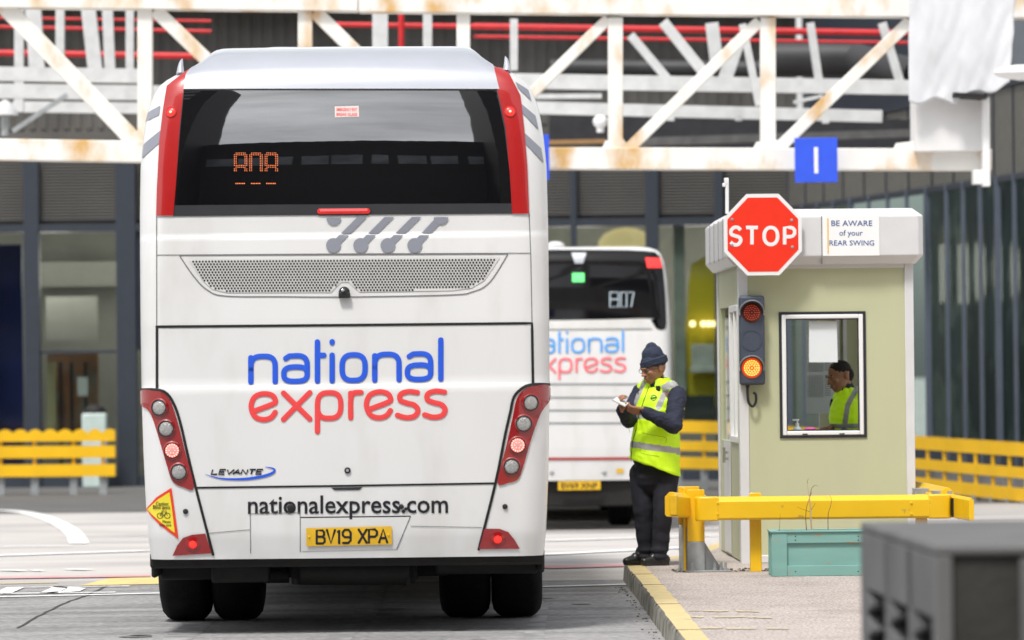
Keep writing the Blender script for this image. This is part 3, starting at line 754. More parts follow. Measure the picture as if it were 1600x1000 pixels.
# warning triangle sticker
wt = dr('warning_sticker', cr([(226.5, 796), (245, 777), (268, 762), (272, 790), (279, 842), (250, 820)], 1, True), mat('warning_red', (.80, .05, .02), .4), off=.005)
dr('sticker_face', [(231, 796), (248, 780), (265, 769), (268.5, 792), (273.5, 833), (251, 815)], mat('warning_yellow', (.80, .68, .04), .4), wt, off=.0065)
mb = MB(); Z = lambda x, y: S1.B(x, y, .008)
for t, a, b, y, h in (('Caution:', 245, 264, 789.5, 6), ('Blind spots', 240.5, 266, 795, 6), ('Please', 255, 267, 817, 4.5), ('take care', 250, 268, 822, 4.5)): text_to(mb, t, a, b, y, y-h, Z, bold=.01, slope=.02)
FZ = lambda x, y, o: S1.B(x, y, o)
for cx_ in (251, 262): ribbon(mb, [(cx_+4.2*math.cos(R(t)), 805.5+4.2*math.sin(R(t))) for t in range(0, 361, 24)], .9, FZ, .008, .0084, cap=False)
for ln in ([(251, 805.5), (254, 799.5), (260.5, 799.5), (262, 805.5)], [(254, 799.5), (257, 805.5), (251, 805.5)], [(257, 805.5), (260.5, 799.5), (259.5, 797)], [(253, 798), (256, 798)]): ribbon(mb, ln, .8, FZ, .008, .0084, cap=False)
mb.build('sticker_lettering', M_ink, wt, fixn=False, smooth=False)
# underside
zb = S1.rows[0][0]
mb = MB()
def ub(px0, px1, py0, py1, Y, dy): a = At(px0, py0, Y); b = At(px1, py1, Y); mb.box(((a.x+b.x)/2, Y+dy/2, (a.z+b.z)/2), (abs(b.x-a.x), dy, abs(a.z-b.z)))
ub(234, 851, 862, 882, 31.85, .5); ub(236, 246, 872, 903, 31.95, 1.2); ub(842, 851, 866, 895, 31.95, 1.2)
ub(250, 400, 878, 905, 32.3, .6); ub(330, 420, 884, 910, 32.0, .3); ub(455, 650, 880, 912, 32.3, .8); ub(680, 840, 872, 896, 32.2, .7); ub(400, 700, 878, 900, 32.9, .8)
mb.build('rear_underframe', M_under, bus, bevel=.02)
mb = MB(); a = At(412, 899, 32.5); mb.cyl(a, a+Vector((.16, 0, 0)), .05); a = At(470, 893, 32.2); b = At(640, 893, 32.2); mb.cyl(a, b, .085)
for x in (462, 638): p = At(x, 905, 32.1); mb.cyl(p, p-Vector((0, 0, .035)), .012)
mb.build('silencer', M_under, bus, split=True)
mb = MB(); mb.box2((S1.cx-1.1, 36, .28), (S1.cx+1.1, 43.0, .75)); mb.box2((S1.cx-.52, 33.4, .30), (S1.cx+.45, 35.9, .70)); mb.build('chassis', M_under, bus, split=True)
mb = MB(); mb.box((S1.cx-.04, 33.75, .55), (1.9, .3, .22)); mb.cyl((S1.cx-1.2, 33.75, .5), (S1.cx+1.1, 33.75, .5), .09); mb.build('rear_axle', M_under, bus)
def tyre(cx, cy, w=.31, r_=.505, z0=.007):
    c = Vector((cx-w/2, cy, r_+z0)); h = w
    mb = MB(); mb.lathe(c, [(.27, .02), (.30, .0), (.40, -.012), (.455, .0), (.488, .028), (r_, .055), (r_, h-.055), (.488, h-.028), (.455, h), (.40, h+.012), (.30, h), (.27, h-.02)], (1, 0, 0), 64)
    o = mb.build('tyre', M_tyre, bus)
    mb = MB(); mb.lathe(c, [(.27, .02), (.26, .1), (.12, .12), (.001, .12)], (1, 0, 0), 32); mb.lathe(c, [(.27, h-.02), (.26, h-.1), (.12, h-.12), (.001, h-.12)], (1, 0, 0), 32); mb.build('rim', M_galv, o)
X0 = S1.cx-.037
for sx in (-1, 1):
    tyre(X0+sx*1.085, 33.75); tyre(X0+sx*.745, 33.75); tyre(X0+sx*1.06-.1, 40.5)
# side windows of the coach (seen only from beside)
for sx in (-1, 1):
    mb = MB(); w = 1.285
    for k in range(7):
        y0 = 32.9+k*1.5; xs = S1.cx+sx*w-S1.tan*(y0-31.6); mb.box((xs-S1.tan*.7, y0+.7, 2.55), (.02, 1.42, .85))
    mb.build('side_window', M_bwin, bus, bevel=.004, split=True)

# ------------------------------------------------------------------ second coach
rows2 = [(386, 118, .5, .1), (388, 135, .36, .1), (392, 146, .28, .12), (398, 152, .22, .14), (410, 157, .19, .16), (440, 161, .13, .16), (500, 165, .05, .16), (520, 165.5, .03, .16), (600, 166, .0, .15), (700, 166, .0, .15), (751, 165, .03, .15)]
S2 = Surf(884, 62, rows2, R(0.6), bow=.08)
bus2 = thing('coach', (S2.cx, 64, gz(64)), 'white coach further away, half hidden, with 807 in its dark rear window', 'coach')
mb = MB(); S2.body(mb, 11.0, sorted(set([round(r_[0], 4) for r_ in S2.rows]+frange(S2.rows[0][0], S2.rows[-1][0], 0.08)))); mb.build('body', M_white, bus2)
D2 = lambda n, p, m, off=.01, par=bus2: dr(n, p, m, par, off=off, S=S2, step=.08)
D2('rear_window', cr([(735, 500), (732, 420), (740, 398), (800, 392), (940, 391.5), (1008, 393), (1030, 401), (1037, 440), (1040, 490), (1039, 514), (1025, 513), (1017, 500), (1000, 497)], 2, True), mat('far_coach_glass', (.004, .004, .005), .06, var=0, spec=.35))
D2('window_notch', [(893, 396), (916, 396), (911, 412), (898, 412)], M_cap, .014)
D2('high_lamp', [(1008, 403), (1030, 404), (1033, 419), (1011, 419)], mat('red_tail_lens', (.75, .03, .03), .3, emit=(1, .05, .04), es=.5), .016)
D2('green_lamp', [(894, 427), (913, 427), (913, 441), (894, 441)], mat('green_lamp_glow', (.1, .6, .15), .4, emit=(.12, .9, .22), es=.7), .016)
D2('spoiler', [(735, 503), (995, 499), (1012, 503), (1020, 513), (735, 515)], mat('spoiler_grey_white', (.62, .62, .60), .4, coat=.4), .02)
M_faint = mat('faint_display', (.30, .36, .40), .5, emit=(.5, .62, .7), es=.25)
mb = MB()
for ln in ([(953, 457), (966, 457), (966, 480), (953, 480), (953, 457)], [(953, 468), (966, 468)], [(970, 457), (979, 457), (979, 480), (970, 480), (970, 457)], [(982, 457), (990, 457), (986, 480)]):
    ribbon(mb, ln, 1.9, lambda x, y, o: S2.B(x, y, o), .014, .016, cap=False)
mb.build('route_display', M_faint, bus2, fixn=False, smooth=False)
t2 = lambda x, y: (975+(x-692)*.515, 552+(y-598)*.515)
logo_obj('top', mat('pale_blue_print', lin(75, 160, 235), .4), bus2, S2, t2, 3.6, .01, .014); logo_obj('bot', mat('pale_red_print', lin(245, 110, 120), .4), bus2, S2, lambda x, y: (975+(x-692)*.515, 581+(y-653)*.515), 3.6, .01, .014)
rib('seam', [[(722, 600), (1050, 600)], [(722, 621), (1050, 621)], [(722, 641), (1050, 641)], [(722, 661), (1050, 661)]], 2.0, mat('louvre_grey', (.22, .24, .25), .6), bus2, S2, .008, .01)
rib('red_stripe', [[(722, 717.5), (1049, 716)]], 4, M_red, bus2, S2, .01, .014)
D2('number_plate', [(872, 752), (938, 751), (938, 765), (872, 766)], M_plate, .03)
mb = MB(); text_to(mb, 'BV69 XNP', 877, 933, 763, 754, lambda x, y: S2.B(x, y, .034), bold=.01); mb.build('plate_lettering', M_ink, bus2, fixn=False, smooth=False)
mb = MB()
for x in (862, 944): mb.ell(S2.B(x, 738, .01), (.03, .01, .02))
mb.build('parking_sensor', M_galv, bus2, split=True)
D2('yellow_reflector', [(963, 732), (974, 732), (974, 739), (963, 739)], M_plate)
mb = MB(); a = At(730, 752, 62.1); b = At(1045, 790, 62.1); mb.box2((a.x, 62.12, b.z), (b.x, 62.8, a.z+.03)); mb.box2((a.x+.1, 66, b.z-.1), (b.x-.1, 72, a.z)); mb.build('rear_underframe', M_under, bus2, bevel=.02, split=True)
mb = MB()
for x0 in (1.02, .70, -.70, -1.02):
    for yy in (64.2, 71): mb.lathe((S2.cx-.03+x0-.15, yy, gz(yy)+.5), [(.1, .1), (.27, .0), (.45, .0), (.5, .05), (.5, .25), (.45, .3), (.27, .3), (.1, .2)], (1, 0, 0), 40)
mb.build('wheel', M_tyre, bus2, split=True)
mb = MB(); c = At(868, 384, 63.5); mb.ell(c, (.12, .3, .06)); mb.build('roof_vent', M_white, bus2)

# ================================================================== BOOTH
def frame_at(px, py, Y, yaw):
    p = At(px, py, Y); return Matrix.Translation(p) @ Matrix.Rotation(yaw, 4, 'Z')
BY = 39.3
bl = At(1165, 880, BY); BX = bl.x
BT = Matrix.Translation((BX-.005, BY, 0)) @ Matrix.Rotation(R(1.0), 4, 'Z')   # local: x right along front, y back, z up
BI = BT.inverted()
def bloc(px, py, Yl=0.0):   # pixel on the plane local y = Yl
    a = BI @ CO; d = BI.to_3x3() @ ray(px, py); t = (Yl-a.y)/d.y; return a+d*t
booth = thing('security_booth', (BX+.6, BY+1.5, KH), 'olive cream kiosk with white boxy fascia and one front window', 'booth')
wl = bloc(1156, 500).x; wr = bloc(1425, 500).x; Wd = 2.9
zt = bloc(1300, 412).z; zbm = bloc(1165, 878).z-.0; ztop = bloc(1300, 327).z
o1 = bloc(1219, 490); o2 = bloc(1352, 681); ox0, ox1, oz0, oz1 = o1.x, o2.x, o2.z, o1.z
mb = MB(BT)
t = .06
mb.box2((wl+.06, 0, zbm), (ox0+.01, t, zt)); mb.box2((ox1-.01, 0, zbm), (wr-.03, t, zt)); mb.box2((ox0+.01, 0, zbm), (ox1-.01, t, oz0+.01)); mb.box2((ox0+.01, 0, oz1-.01), (ox1-.01, t, zt))
mb.box2((wr-.06, t, zbm), (wr, Wd, .75)); mb.box2((wr-.06, t, 2.35), (wr, Wd, zt)); mb.box2((wl, Wd-.06, zbm), (wr-.06, Wd, .95)); mb.box2((wl, Wd-.06, 2.05), (wr-.06, Wd, zt))
mb.box2((wr-.06, 2.7, .75), (wr, Wd, 2.35)); mb.box2((wr-.5, Wd-.06, .95), (wr-.06, Wd, 2.05))
# left side: panel / window / panel
mb.box2((wl, .12, zbm), (wl+.05, Wd-.06, 1.05)); mb.box2((wl, .12, 2.12), (wl+.05, Wd-.06, zt)); mb.box2((wl, 1.2, 1.05), (wl+.05, 1.35, 2.12)); mb.box2((wl, 2.6, 1.05), (wl+.05, Wd-.06, 2.12))
mb.build('wall', M_booth, booth, smooth=False)
mb = MB(BT)
mb.box2((wl-.012, -.012, zbm-.03), (wl+.062, .12, zt)); mb.box2((wr-.055, -.014, zbm-.03), (wr+.012, .1, zt)); mb.box2((wl-.01, Wd-.1, zbm-.03), (wl+.06, Wd+.012, zt)); mb.box2((wr-.06, Wd-.1, zbm-.03), (wr+.012, Wd+.012, zt))
mb.box2((wl+.062, -.010, zt-.035), (wr-.055, .03, zt+.01)); mb.box2((wl+.062, -.010, zbm-.01), (wr-.055, .03, zbm+.05))
mb.build('corner_trim', M_trim, booth, bevel=.005, split=True)
mb = MB(BT); mb.box2((wl-.02, -.016, zbm-.09), (wr+.02, Wd+.02, zbm-.03)); mb.build('base_frame', M_galv, booth, bevel=.01)
mb = MB(BT)
for x in (wl+.1, wr-.1):
    for y in (.12, Wd-.1): mb.box2((x-.05, y-.05, KH), (x+.05, y+.05, zbm-.09))
mb.build('foot', M_under, booth, split=True)
mb = MB(BT); mb.box2((wl+.06, .07, zbm-.03), (wr-.07, Wd-.07, zbm+.02)); mb.build('floor', M_under, booth)
# fascia box
fx0 = bloc(1137, 400, -.13).x; fx1 = bloc(1443, 370, -.13).x; fz1 = bloc(1300, 326, -.1).z; fz0 = bloc(1300, 413, -.1).z
mb = MB(BT); ch = .065
prof = [(0.0, fz0), (ch*.55+.03, fz0+0), (0, 0)]
def ringz(ins, z):
    x0, x1, y0, y1 = fx0+ins, fx1-ins, -.13+ins, Wd+.13-ins; c = .10
    return [(x0+c, y0, z), (x1-c*.4, y0, z), (x1, y0+c*.4, z), (x1, y1-c, z), (x1-c, y1, z), (x0+c, y1, z), (x0, y1-c, z), (x0, y0+c, z)]
R_ = ringz(.055, fz0)+ringz(0, fz0+.065)+ringz(0, fz1-.06)+ringz(.075, fz1)
mb._add(R_, [(i*8+k, i*8+(k+1) % 8, (i+1)*8+(k+1) % 8, (i+1)*8+k) for i in range(3) for k in range(8)]+[tuple(range(8))[::-1], tuple(range(24, 32))])
roof = mb.build('roof_fascia', M_trim, booth, smooth=False, bevel=.008)
mb = MB(BT); x = bloc(1284, 370, -.13).x; mb.box2((x-.003, -.1325, fz0+.06), (x+.003, -.12, fz1-.055)); mb.box2((x-.003, -.12, fz0+.002), (x+.003, -.075, fz0+.062))
for k in range(1, 5): y = -.13+k*.6; mb.box2((fx0-.003, y, fz0+.06), (fx0+.01, y+.012, fz1-.055))
mb.build('panel_joint', M_thin, roof, split=True)
# window: gasket, frame, pane
def ringbox(mb, x0, x1, z0, z1, w, y0, y1):
    mb.box2((x0, y0, z0), (x0+w, y1, z1)); mb.box2((x1-w, y0, z0), (x1, y1, z1)); mb.box2((x0+w, y0, z0), (x1-w, y1, z0+w)); mb.box2((x0+w, y0, z1-w), (x1-w, y1, z1))
mb = MB(BT); ringbox(mb, ox0-.012, ox1+.012, oz0-.012, oz1+.012, .022, -.010, .05); wf = mb.build('window_gasket', M_gasket, booth)
mb = MB(BT); ringbox(mb, ox0+.010, ox1-.010, oz0+.010, oz1-.010, .032, -.016, .055); wf2 = mb.build('window_frame', M_sign, booth, bevel=.006)
mb = MB(BT); ringbox(mb, ox0+.042, ox1-.042, oz0+.042, oz1-.042, .008, .0, .05); mb.box2((ox0+.16, -.0195, oz0+.012), (ox0+.2, -.015, oz0+.022)); mb.box2((ox1-.2, -.0195, oz0+.012), (ox1-.16, -.015, oz0+.022)); mb.build('window_seal', M_gasket, wf2)
M_pane = glass('booth_glass', (.97, .98, .98), 0.6)
mb = MB(BT); mb.box2((ox0+.045, .02, oz0+.045), (ox1-.045, .026, oz1-.045)); mb.build('window_pane', M_pane, wf2, smooth=False)
mb = MB(BT); mb.box2((wl+.02, .2, 1.12), (wl+.026, 1.15, 2.05)); mb.box2((wl+.02, 1.35, 1.05), (wl+.026, 2.6, 2.12)); mb.box2((wr-.03, .1, .76), (wr-.024, 2.69, 2.34)); mb.box2((wl+.1, Wd-.03, .98), (wr-.52, Wd-.024, 2.02)); mb.build('side_pane', M_pane, booth, smooth=False, split=True)
mb = MB(BT)
for (y0, y1, z0, z1) in ((.13, 1.2, 1.05, 2.12),):
    mb.box2((wl-.014, y0, z0), (wl+.055, y0+.05, z1)); mb.box2((wl-.014, y1-.05, z0), (wl+.055, y1, z1)); mb.box2((wl-.014, y0+.05, z1-.05), (wl+.055, y1-.05, z1)); mb.box2((wl-.014, y0+.05, z0), (wl+.055, y1-.05, z0+.05)); mb.box2((wl-.012, .62, z0+.05), (wl+.03, .66, z1-.05))
mb.build('side_window_frame', M_sign, booth, bevel=.005)
mb = MB(BT); mb.box2((wl-.01, 1.3, zbm+.02), (wl-.004, 2.1, 1.04)); mb.build('side_door', M_trim, booth)
p = bloc(1119, 727, .6)
mb = MB(BT); hx = wl-.045; mb.box2((hx-.012, 1.5, .88), (hx+.012, 1.54, 1.0)); mb.box2((hx, 1.51, .95), (wl, 1.53, .97)); mb.box2((hx, 1.51, .9), (wl, 1.53, .92)); mb.build('door_handle', M_chrome, booth)
# desk inside
mb = MB(BT); mb.box2((wl+.08, .08, oz0-.04), (wr-.1, .62, oz0+.0)); mb.box2((wl+.1, .1, zbm+.02), (wl+.14, .6, oz0-.04)); mb.box2((wr-.16, .1, zbm+.02), (wr-.12, .6, oz0-.04)); mb.build('desk', M_dark, booth)
# interior mullion / lining strips
mb = MB(BT)
for x in (wr-.36, wr-.30): mb.box2((x, Wd-.1, .95), (x+.03, Wd-.06, zt))
mb.box2((wl+.06, Wd-.09, .93), (wr-.08, Wd-.06, .97)); mb.build('inner_mullion', M_trim, booth, split=True)
# aerial pole on the roof
a = At(1136, 330, BY+.25); b = At(1136, 283, BY+.25)
pole = thing('camera_pole', (a.x, a.y, fz1), 'thin white pole with a small sensor standing on the kiosk roof', 'pole')
mb = MB(); mb.cyl((a.x, a.y, fz1-.02), b, .014); mb.build('pole', M_sign, pole)
mb = MB(); mb.box(b+Vector((-.005, 0, -.0)), (.035, .035, .05)); mb.box(b+Vector((-.022, 0, -.03)), (.03, .03, .03)); mb.build('sensor', M_sign, pole, bevel=.006)

# STOP sign
SY = -.19
c = bloc(1192, 366.5, SY); cw = BT @ c
stop = thing('stop_sign', (cw.x, cw.y, cw.z-.3), 'red octagonal sign with white word STOP mounted on the kiosk fascia corner', 'sign')
def octa(cc, r_, y): return [(cc.x+r_*math.cos(R(22.5+45*k)), y, cc.z+r_*math.sin(R(22.5+45*k))*1.045) for k in range(8)]
mb = MB(BT); mb.prism(octa(c, .3225, SY), (0, .006, 0)); brd = mb.build('sign_plate', M_sign, stop, smooth=False)
mb = MB(BT); mb.prism(octa(c, .293, SY-.002), (0, .0015, 0)); mb.build('sign_face', M_stop, stop, smooth=False)
mb = MB(BT)
ST = {'S': [cr([(.95, .85), (.7, 1.0), (.35, 1.0), (.08, .82), (.12, .6), (.5, .5), (.88, .4), (.95, .2), (.7, .0), (.3, .0), (.03, .15)], 6)], 'T': [[(-.02, 1), (1.02, 1)], [(.5, 1), (.5, 0)]], 'O': [sqr(0, 1, 0, 1, 0, 360, 36, .92)], 'P': [[(0, 0), (0, 1), (.55, 1), (.8, .97), (.97, .84), (.97, .64), (.8, .5), (.55, .46), (0, .46)]]}
def fstop(px, py, o): q = bloc(px, py, SY-.0025-o); return q
for g, x0, x1 in (('S', 1141, 1158), ('T', 1166, 1184), ('O', 1194, 1215), ('P', 1226, 1242)):
    for st_ in ST[g]: ribbon(mb, [(x0+(x1-x0)*a, (382-26.5*b) if g != 'O' else (355.5+26.5*b)) for a, b in st_], 5.6, fstop, .0006, .0012, cap=(g in 'O'))
mb.build('sign_lettering', M_sign, stop, fixn=False, smooth=False)
mb = MB(BT)
for x, y in ((1144, 343), (1237, 344), (1144, 383), (1238, 386)): q = bloc(x, y, SY-.002); mb.lathe(q, [(.012, 0), (.010, .004), (.0001, .006)], (0, -1, 0), 12)
mb.build('bolt', M_galv, stop, split=True)
mb = MB(BT)
for z in (c.z+.1, c.z-.1): mb.box2((c.x-.2, SY+.006, z-.02), (c.x+.2, -.131, z+.02))
mb.build('bracket', M_galv, stop, split=True)
# notice sign
NY = -.136
q1 = bloc(1285, 338, NY); q2 = bloc(1374.5, 399, NY); cw = BT @ ((q1+q2)/2)
nsg = thing('notice_sign', cw, 'white notice reading BE AWARE of your REAR SWING on the kiosk fascia', 'sign')
mb = MB(BT); mb.box2((q1.x, NY, q2.z), (q2.x, NY+.005, q1.z)); mb.build('sign_plate', mat('notice_white', (.88, .88, .88), .3, var=.01), nsg, smooth=False)
mb = MB(BT); nf = lambda x, y: bloc(x, y, NY-.002)
for tx, a, b, yb, yc in (('BE AWARE', 1299, 1363, 353, 344.5), ('of your', 1311.5, 1348, 368, 359.5), ('REAR SWING', 1296, 1366, 383.5, 375.5)): text_to(mb, tx, a, b, yb, yc, nf, bold=.004)
mb.build('sign_lettering', mat('notice_blue_ink', (.02, .09, .30), .5), nsg, fixn=False, smooth=False)
mb = MB(BT); a = bloc(1292.5, 341, NY); b = bloc(1295, 396, NY); mb.box2((a.x, NY-.002, b.z), (b.x, NY-.0005, a.z)); mb.build('yellow_bar', M_plate, nsg, smooth=False)

# traffic light
TY = -.10
q1 = bloc(1154.5, 462, TY); q2 = bloc(1196, 601.5, TY); cx_, w_ = (q1.x+q2.x)/2, q2.x-q1.x; cw = BT @ Vector((cx_, TY, q2.z))
tl = thing('traffic_light', cw, 'grey signal box with red upper and bright amber lower lamp on the kiosk wall', 'traffic light')
M_vis = mat('visor_grey', lin(150, 155, 160), .45)  # visor colour lightened to carry the highlight along its arc
M_tl = mat('signal_housing_grey', lin(66, 73, 87), .5, var=.08, vscale=10)
mb = MB(BT); mb.box2((q1.x, TY, q2.z), (q2.x, -.012, q1.z)); hsg = mb.build('housing', M_tl, tl, bevel=.022, seg=4)
M_tlr = mat('dim_red_lens', (.10, .015, .008), .4, emit=(.5, .03, .01), es=.0); M_tla = mat('amber_lens', (.5, .04, .01), .4, emit=(1, .10, .01), es=.35)
M_dotr = mat('dim_red_led', (.9, .1, .05), .4, emit=(1, .10, .03), es=.45); M_dota = mat('amber_led', (1, .6, .2), .4, emit=(1, .55, .10), es=2.2)
for (px, py, lm, dm) in ((1174.5, 488.5, M_tlr, M_dotr), (1174.5, 575, M_tla, M_dota)):
    c = bloc(px, py, TY); r_ = .078
    mb = MB(BT); mb.lathe(c, [(r_, 0), (r_*.9, .008), (r_*.5, .014), (.0001, .016)], (0, -1, 0), 32); ls = mb.build('lens', lm, hsg)
    mb = MB(BT)
    for rr, k_ in ((.056, 20), (.040, 14), (.024, 8), (.0, 1)):
        for k in range(k_): a = 2*math.pi*k/k_; mb.ell(c+Vector((rr*math.cos(a), -.019, rr*math.sin(a))), .0034 if dm is M_dotr else .0052, n=6, m=4)
    mb.build('led', dm, ls)['kind'] = 'stuff'
    mb = MB(BT); N = 18; vs = []
    for ri in (.098, .090):
        for k in range(N+1):
            a = R(-12+204*k/N)
            for dpt in (0, 1): vs.append((c.x+ri*math.cos(a), TY-dpt*(.10*max(0.15, math.sin(max(0, a))*1.0) if 0 < a < math.pi else .015), c.z+ri*math.sin(a)))
    M2 = 2*(N+1); fs = []
    for k in range(N):
        fs += [(2*k, 2*k+1, 2*k+3, 2*k+2), (M2+2*k, M2+2*k+2, M2+2*k+3, M2+2*k+1), (2*k+1, M2+2*k+1, M2+2*k+3, 2*k+3)]
    mb._add(vs, fs); mb.build('visor', M_vis, hsg)
c = bloc(1174.5, 532, TY); mb = MB(BT); mb.lathe(c, [(.080, -.0), (.080, .004), (.074, .004), (.074, .001), (.0001, .001)], (0, -1, 0), 32); mb.build('blank_disc', M_tl, hsg)
mb = MB(BT); y = TY+.04; P = [bloc(px, py, y) for px, py in ((1168, 600), (1168, 615), (1170, 629), (1176, 635), (1181, 628), (1181, 617), (1177, 613))]
mb.tube(cr([tuple(p) for p in P], 5), .0105, 10); mb.cyl(P[0], P[0]-Vector((0, 0, .025)), .016); mb.build('cable', M_blk, tl)

# booth contents
def pt(px, py, Yl): return BT @ bloc(px, py, Yl)
def sheet(name, pts, Yl, m, label, cat, th=.002):
    q = [bloc(x, y, Yl) for x, y in pts]; mb = MB(BT); mb.prism(q, (0, th, 0)); o = mb.build(name, m, smooth=False, origin=BT @ q[0]); return props(o, label, cat)
sheet('paper_notice', [(1264, 502), (1307.5, 502), (1309, 566), (1264, 566)], .032, mat('paper_white', (.85, .86, .88), .6, var=.01), 'blank white sheet of paper stuck high inside the kiosk window', 'paper')
bd = thing('timetable_board', pt(1282, 645, 1.7), 'pale acrylic timetable board with columns hanging below the white paper in the kiosk', 'board')
q = [bloc(x, y, 1.7) for x, y in [(1260, 523), (1306, 523), (1305, 646), (1260, 646)]]
mb = MB(BT); mb.prism(q, (0, .006, 0)); mb.build('backing', mat('acrylic_grey', (.60, .63, .68), .4, var=.05), bd, smooth=False)
mb = MB(BT)
for r0, r1 in ((567, 581), (586, 621)):
    for k in range(9):
        x0 = 1264+k*2.6; a = bloc(x0, r0, 1.697); b = bloc(x0+1.2, r1, 1.697); mb.box2((a.x, 1.697, b.z), (b.x, 1.699, a.z))
    for k in range(int((r1-r0)/3.4)):
        a = bloc(1289, r0+k*3.4, 1.697); b = bloc(1298, r0+k*3.4+1.6, 1.697); mb.box2((a.x, 1.697, b.z), (b.x, 1.699, a.z))
mb.build('printed_columns', mat('faint_grey_print', (.34, .36, .39), .6), bd, smooth=False)
dz = oz0
sb = thing('hand_sanitiser', pt(1246, 668, .2), 'small clear pump bottle on the kiosk desk by the window', 'bottle')
c = bloc(1246, 668, .2); c.z = dz
mb = MB(BT); mb.lathe(c, [(.0001, 0), (.034, 0), (.036, .01), (.036, .055), (.02, .07), (.014, .075)], (0, 0, 1), 20); mb.build('bottle', mat('clear_gel_plastic', (.55, .66, .66), .2, spec=.8), sb)
mb = MB(BT); mb.cyl(c+Vector((0, 0, .07)), c+Vector((0, 0, .10)), .014); mb.cyl(c+Vector((0, 0, .1)), c+Vector((0, 0, .12)), .006); mb.box(c+Vector((-.012, 0, .125)), (.05, .016, .014)); mb.build('pump', M_sign, sb, bevel=.003)
tr_ = thing('desk_tray', pt(1268, 668, .22), 'dark tray with pink cloth on the kiosk desk', 'tray')
c = bloc(1268, 668, .22); c.z = dz+.025
mb = MB(BT); mb.box(c, (.13, .12, .05)); mb.build('tray', M_dark, tr_, bevel=.01)
mb = MB(BT); mb.ell(c+Vector((-.01, 0, .03)), (.045, .04, .014)); mb.build('pink_cloth', mat('pink_cloth', (.75, .12, .35), .8), tr_)

# ================================================================== BARRIER, PLANTER, BLOCK
def gpt(px, py, z=KH): return G(px, py, z)
bp = gpt(1190, 893); BYY = bp.y
bar = thing('safety_barrier', (bp.x, bp.y, KH), 'yellow steel box rail barrier on posts standing in front of the kiosk', 'barrier')
a = At(1086, 776.5, BYY-.12); b = At(1486, 773, BYY-.12); zc1 = a.z; zc0 = At(1086, 813, BYY-.12).z; y0 = BYY-.16
def rail(mb, p, q, hgt=.18, wd=.1, ch=.035):
    p = Vector(p); q = Vector(q); ax = (q-p).normalized(); s_ = Vector((ax.y, -ax.x, 0)); up = Vector((0, 0, 1))
    pf = [(-wd/2, -hgt/2+ch*.4), (-wd/2+ch*.4, -hgt/2), (wd/2-ch*.4, -hgt/2), (wd/2, -hgt/2+ch*.4), (wd/2, hgt/2-ch), (wd/2-ch, hgt/2), (-wd/2+ch, hgt/2), (-wd/2, hgt/2-ch)]
    v = [e+s_*u+up*w for e in (p, q) for u, w in pf]; n_ = 8
    mb._add(v, [(k, (k+1) % n_, (k+1) % n_+n_, k+n_) for k in range(n_)]+[tuple(range(n_))[::-1], tuple(range(n_, 2*n_))])
zc = (zc0+zc1)/2; hg = zc1-zc0
mb = MB(); rail(mb, (a.x+.16, BYY-.12, zc), (b.x-.16, BYY-.12, zc), hg, .12); fr = mb.build('front_rail', M_yel, bar, smooth=False, bevel=.004)
for xx, sg in ((a.x, 1), (b.x, -1)):
    mb = MB(); vs = []; n_ = 9
    mb.prism([(xx+sg*(.165-.165*math.sin(R(t_))*1.0), BYY-.18+.06-.06*math.cos(R(t_))*1.0, zc-hg/2-.004) for t_ in range(0, 91, 10)]+[(xx+sg*.165, BYY-.055, zc-hg/2-.004)] if False else
             [(xx+sg*.17, BYY-.184, zc-hg/2-.006), (xx+sg*.05, BYY-.182, zc-hg/2-.006), (xx+sg*.018, BYY-.172, zc-hg/2-.006), (xx, BYY-.14, zc-hg/2-.006), (xx, BYY-.06, zc-hg/2-.006), (xx+sg*.17, BYY-.056, zc-hg/2-.006)], (0, 0, hg+.008))
    mb.build('end_cap', M_yel, bar, bevel=.012, seg=3)
mb = MB(); p1 = At(1078, 789, BYY+.02); rail(mb, At(1071, 790, BYY+.1), At(1090, 789, BYY+1.2), hg*1.05, .16)
rail(mb, At(1049, 788, BYY-.3), At(1072, 790, BYY+.1), hg*1.05, .10); mb.build('side_rail', M_yel, bar, smooth=False, bevel=.004, split=True)
mb = MB(); c = At(1053, 789, BYY-.32); mb.box(c, (.055, .03, hg*.85), rz=-.5); mb.build('reflector', M_plate, bar, bevel=.004)
mb = MB(); rail(mb, At(1487, 790, BYY-.06), At(1518, 796, BYY-.55), hg*1.0, .04, .02); rail(mb, At(1480, 779, BYY+.5), At(1432, 768, BYY+2.2), .16, .10)
rail(mb, At(1508, 786, BYY-.2), At(1440, 768, BYY+1.6), .03, .10, .005); mb.build('return_rail', M_yel, bar, smooth=False, bevel=.003, split=True)
mb = MB(); c = At(1489, 793, BYY-.135); mb.box(c, (.02, .09, hg*.8)); mb.build('hollow_end', M_under, bar)
mb = MB(); c = At(1500, 794, BYY-.12); mb.box(c, (.03, .12, .16)); c = At(1448, 768, BYY+1.3); mb.box(c, (.2, .3, .05)); c = At(1472, 771, BYY+.6); mb.box(c, (.14, .2, .04)); mb.build('rail_bracket', M_galv, bar, split=True)
def post(px, pyb, w, label=None):
    b_ = gpt(px, pyb); mb = MB(); mb.box((b_.x, BYY, (KH+zc1+.022)/2), (w, .07, zc1+.022-KH)); return mb.build('post', M_yel, bar, bevel=.004)
post(1181, 893, .085); post(1486, 893, .085) if False else None
px_ = At(1440, 850, BYY).x; mb = MB(); mb.box((px_, BYY, (KH+zc1)/2), (.085, .07, zc1-KH)); mb.build('post', M_yel, bar, bevel=.004)
mb = MB()
for px in (1121, 1424):
    for py in (786, 803): c = At(px, py, BYY-.181); mb.lathe((c.x, BYY-.180, c.z), [(.011, 0), (.009, .006), (.0001, .008)], (0, -1, 0), 10)
mb.build('bolt', M_yel, bar, split=True)
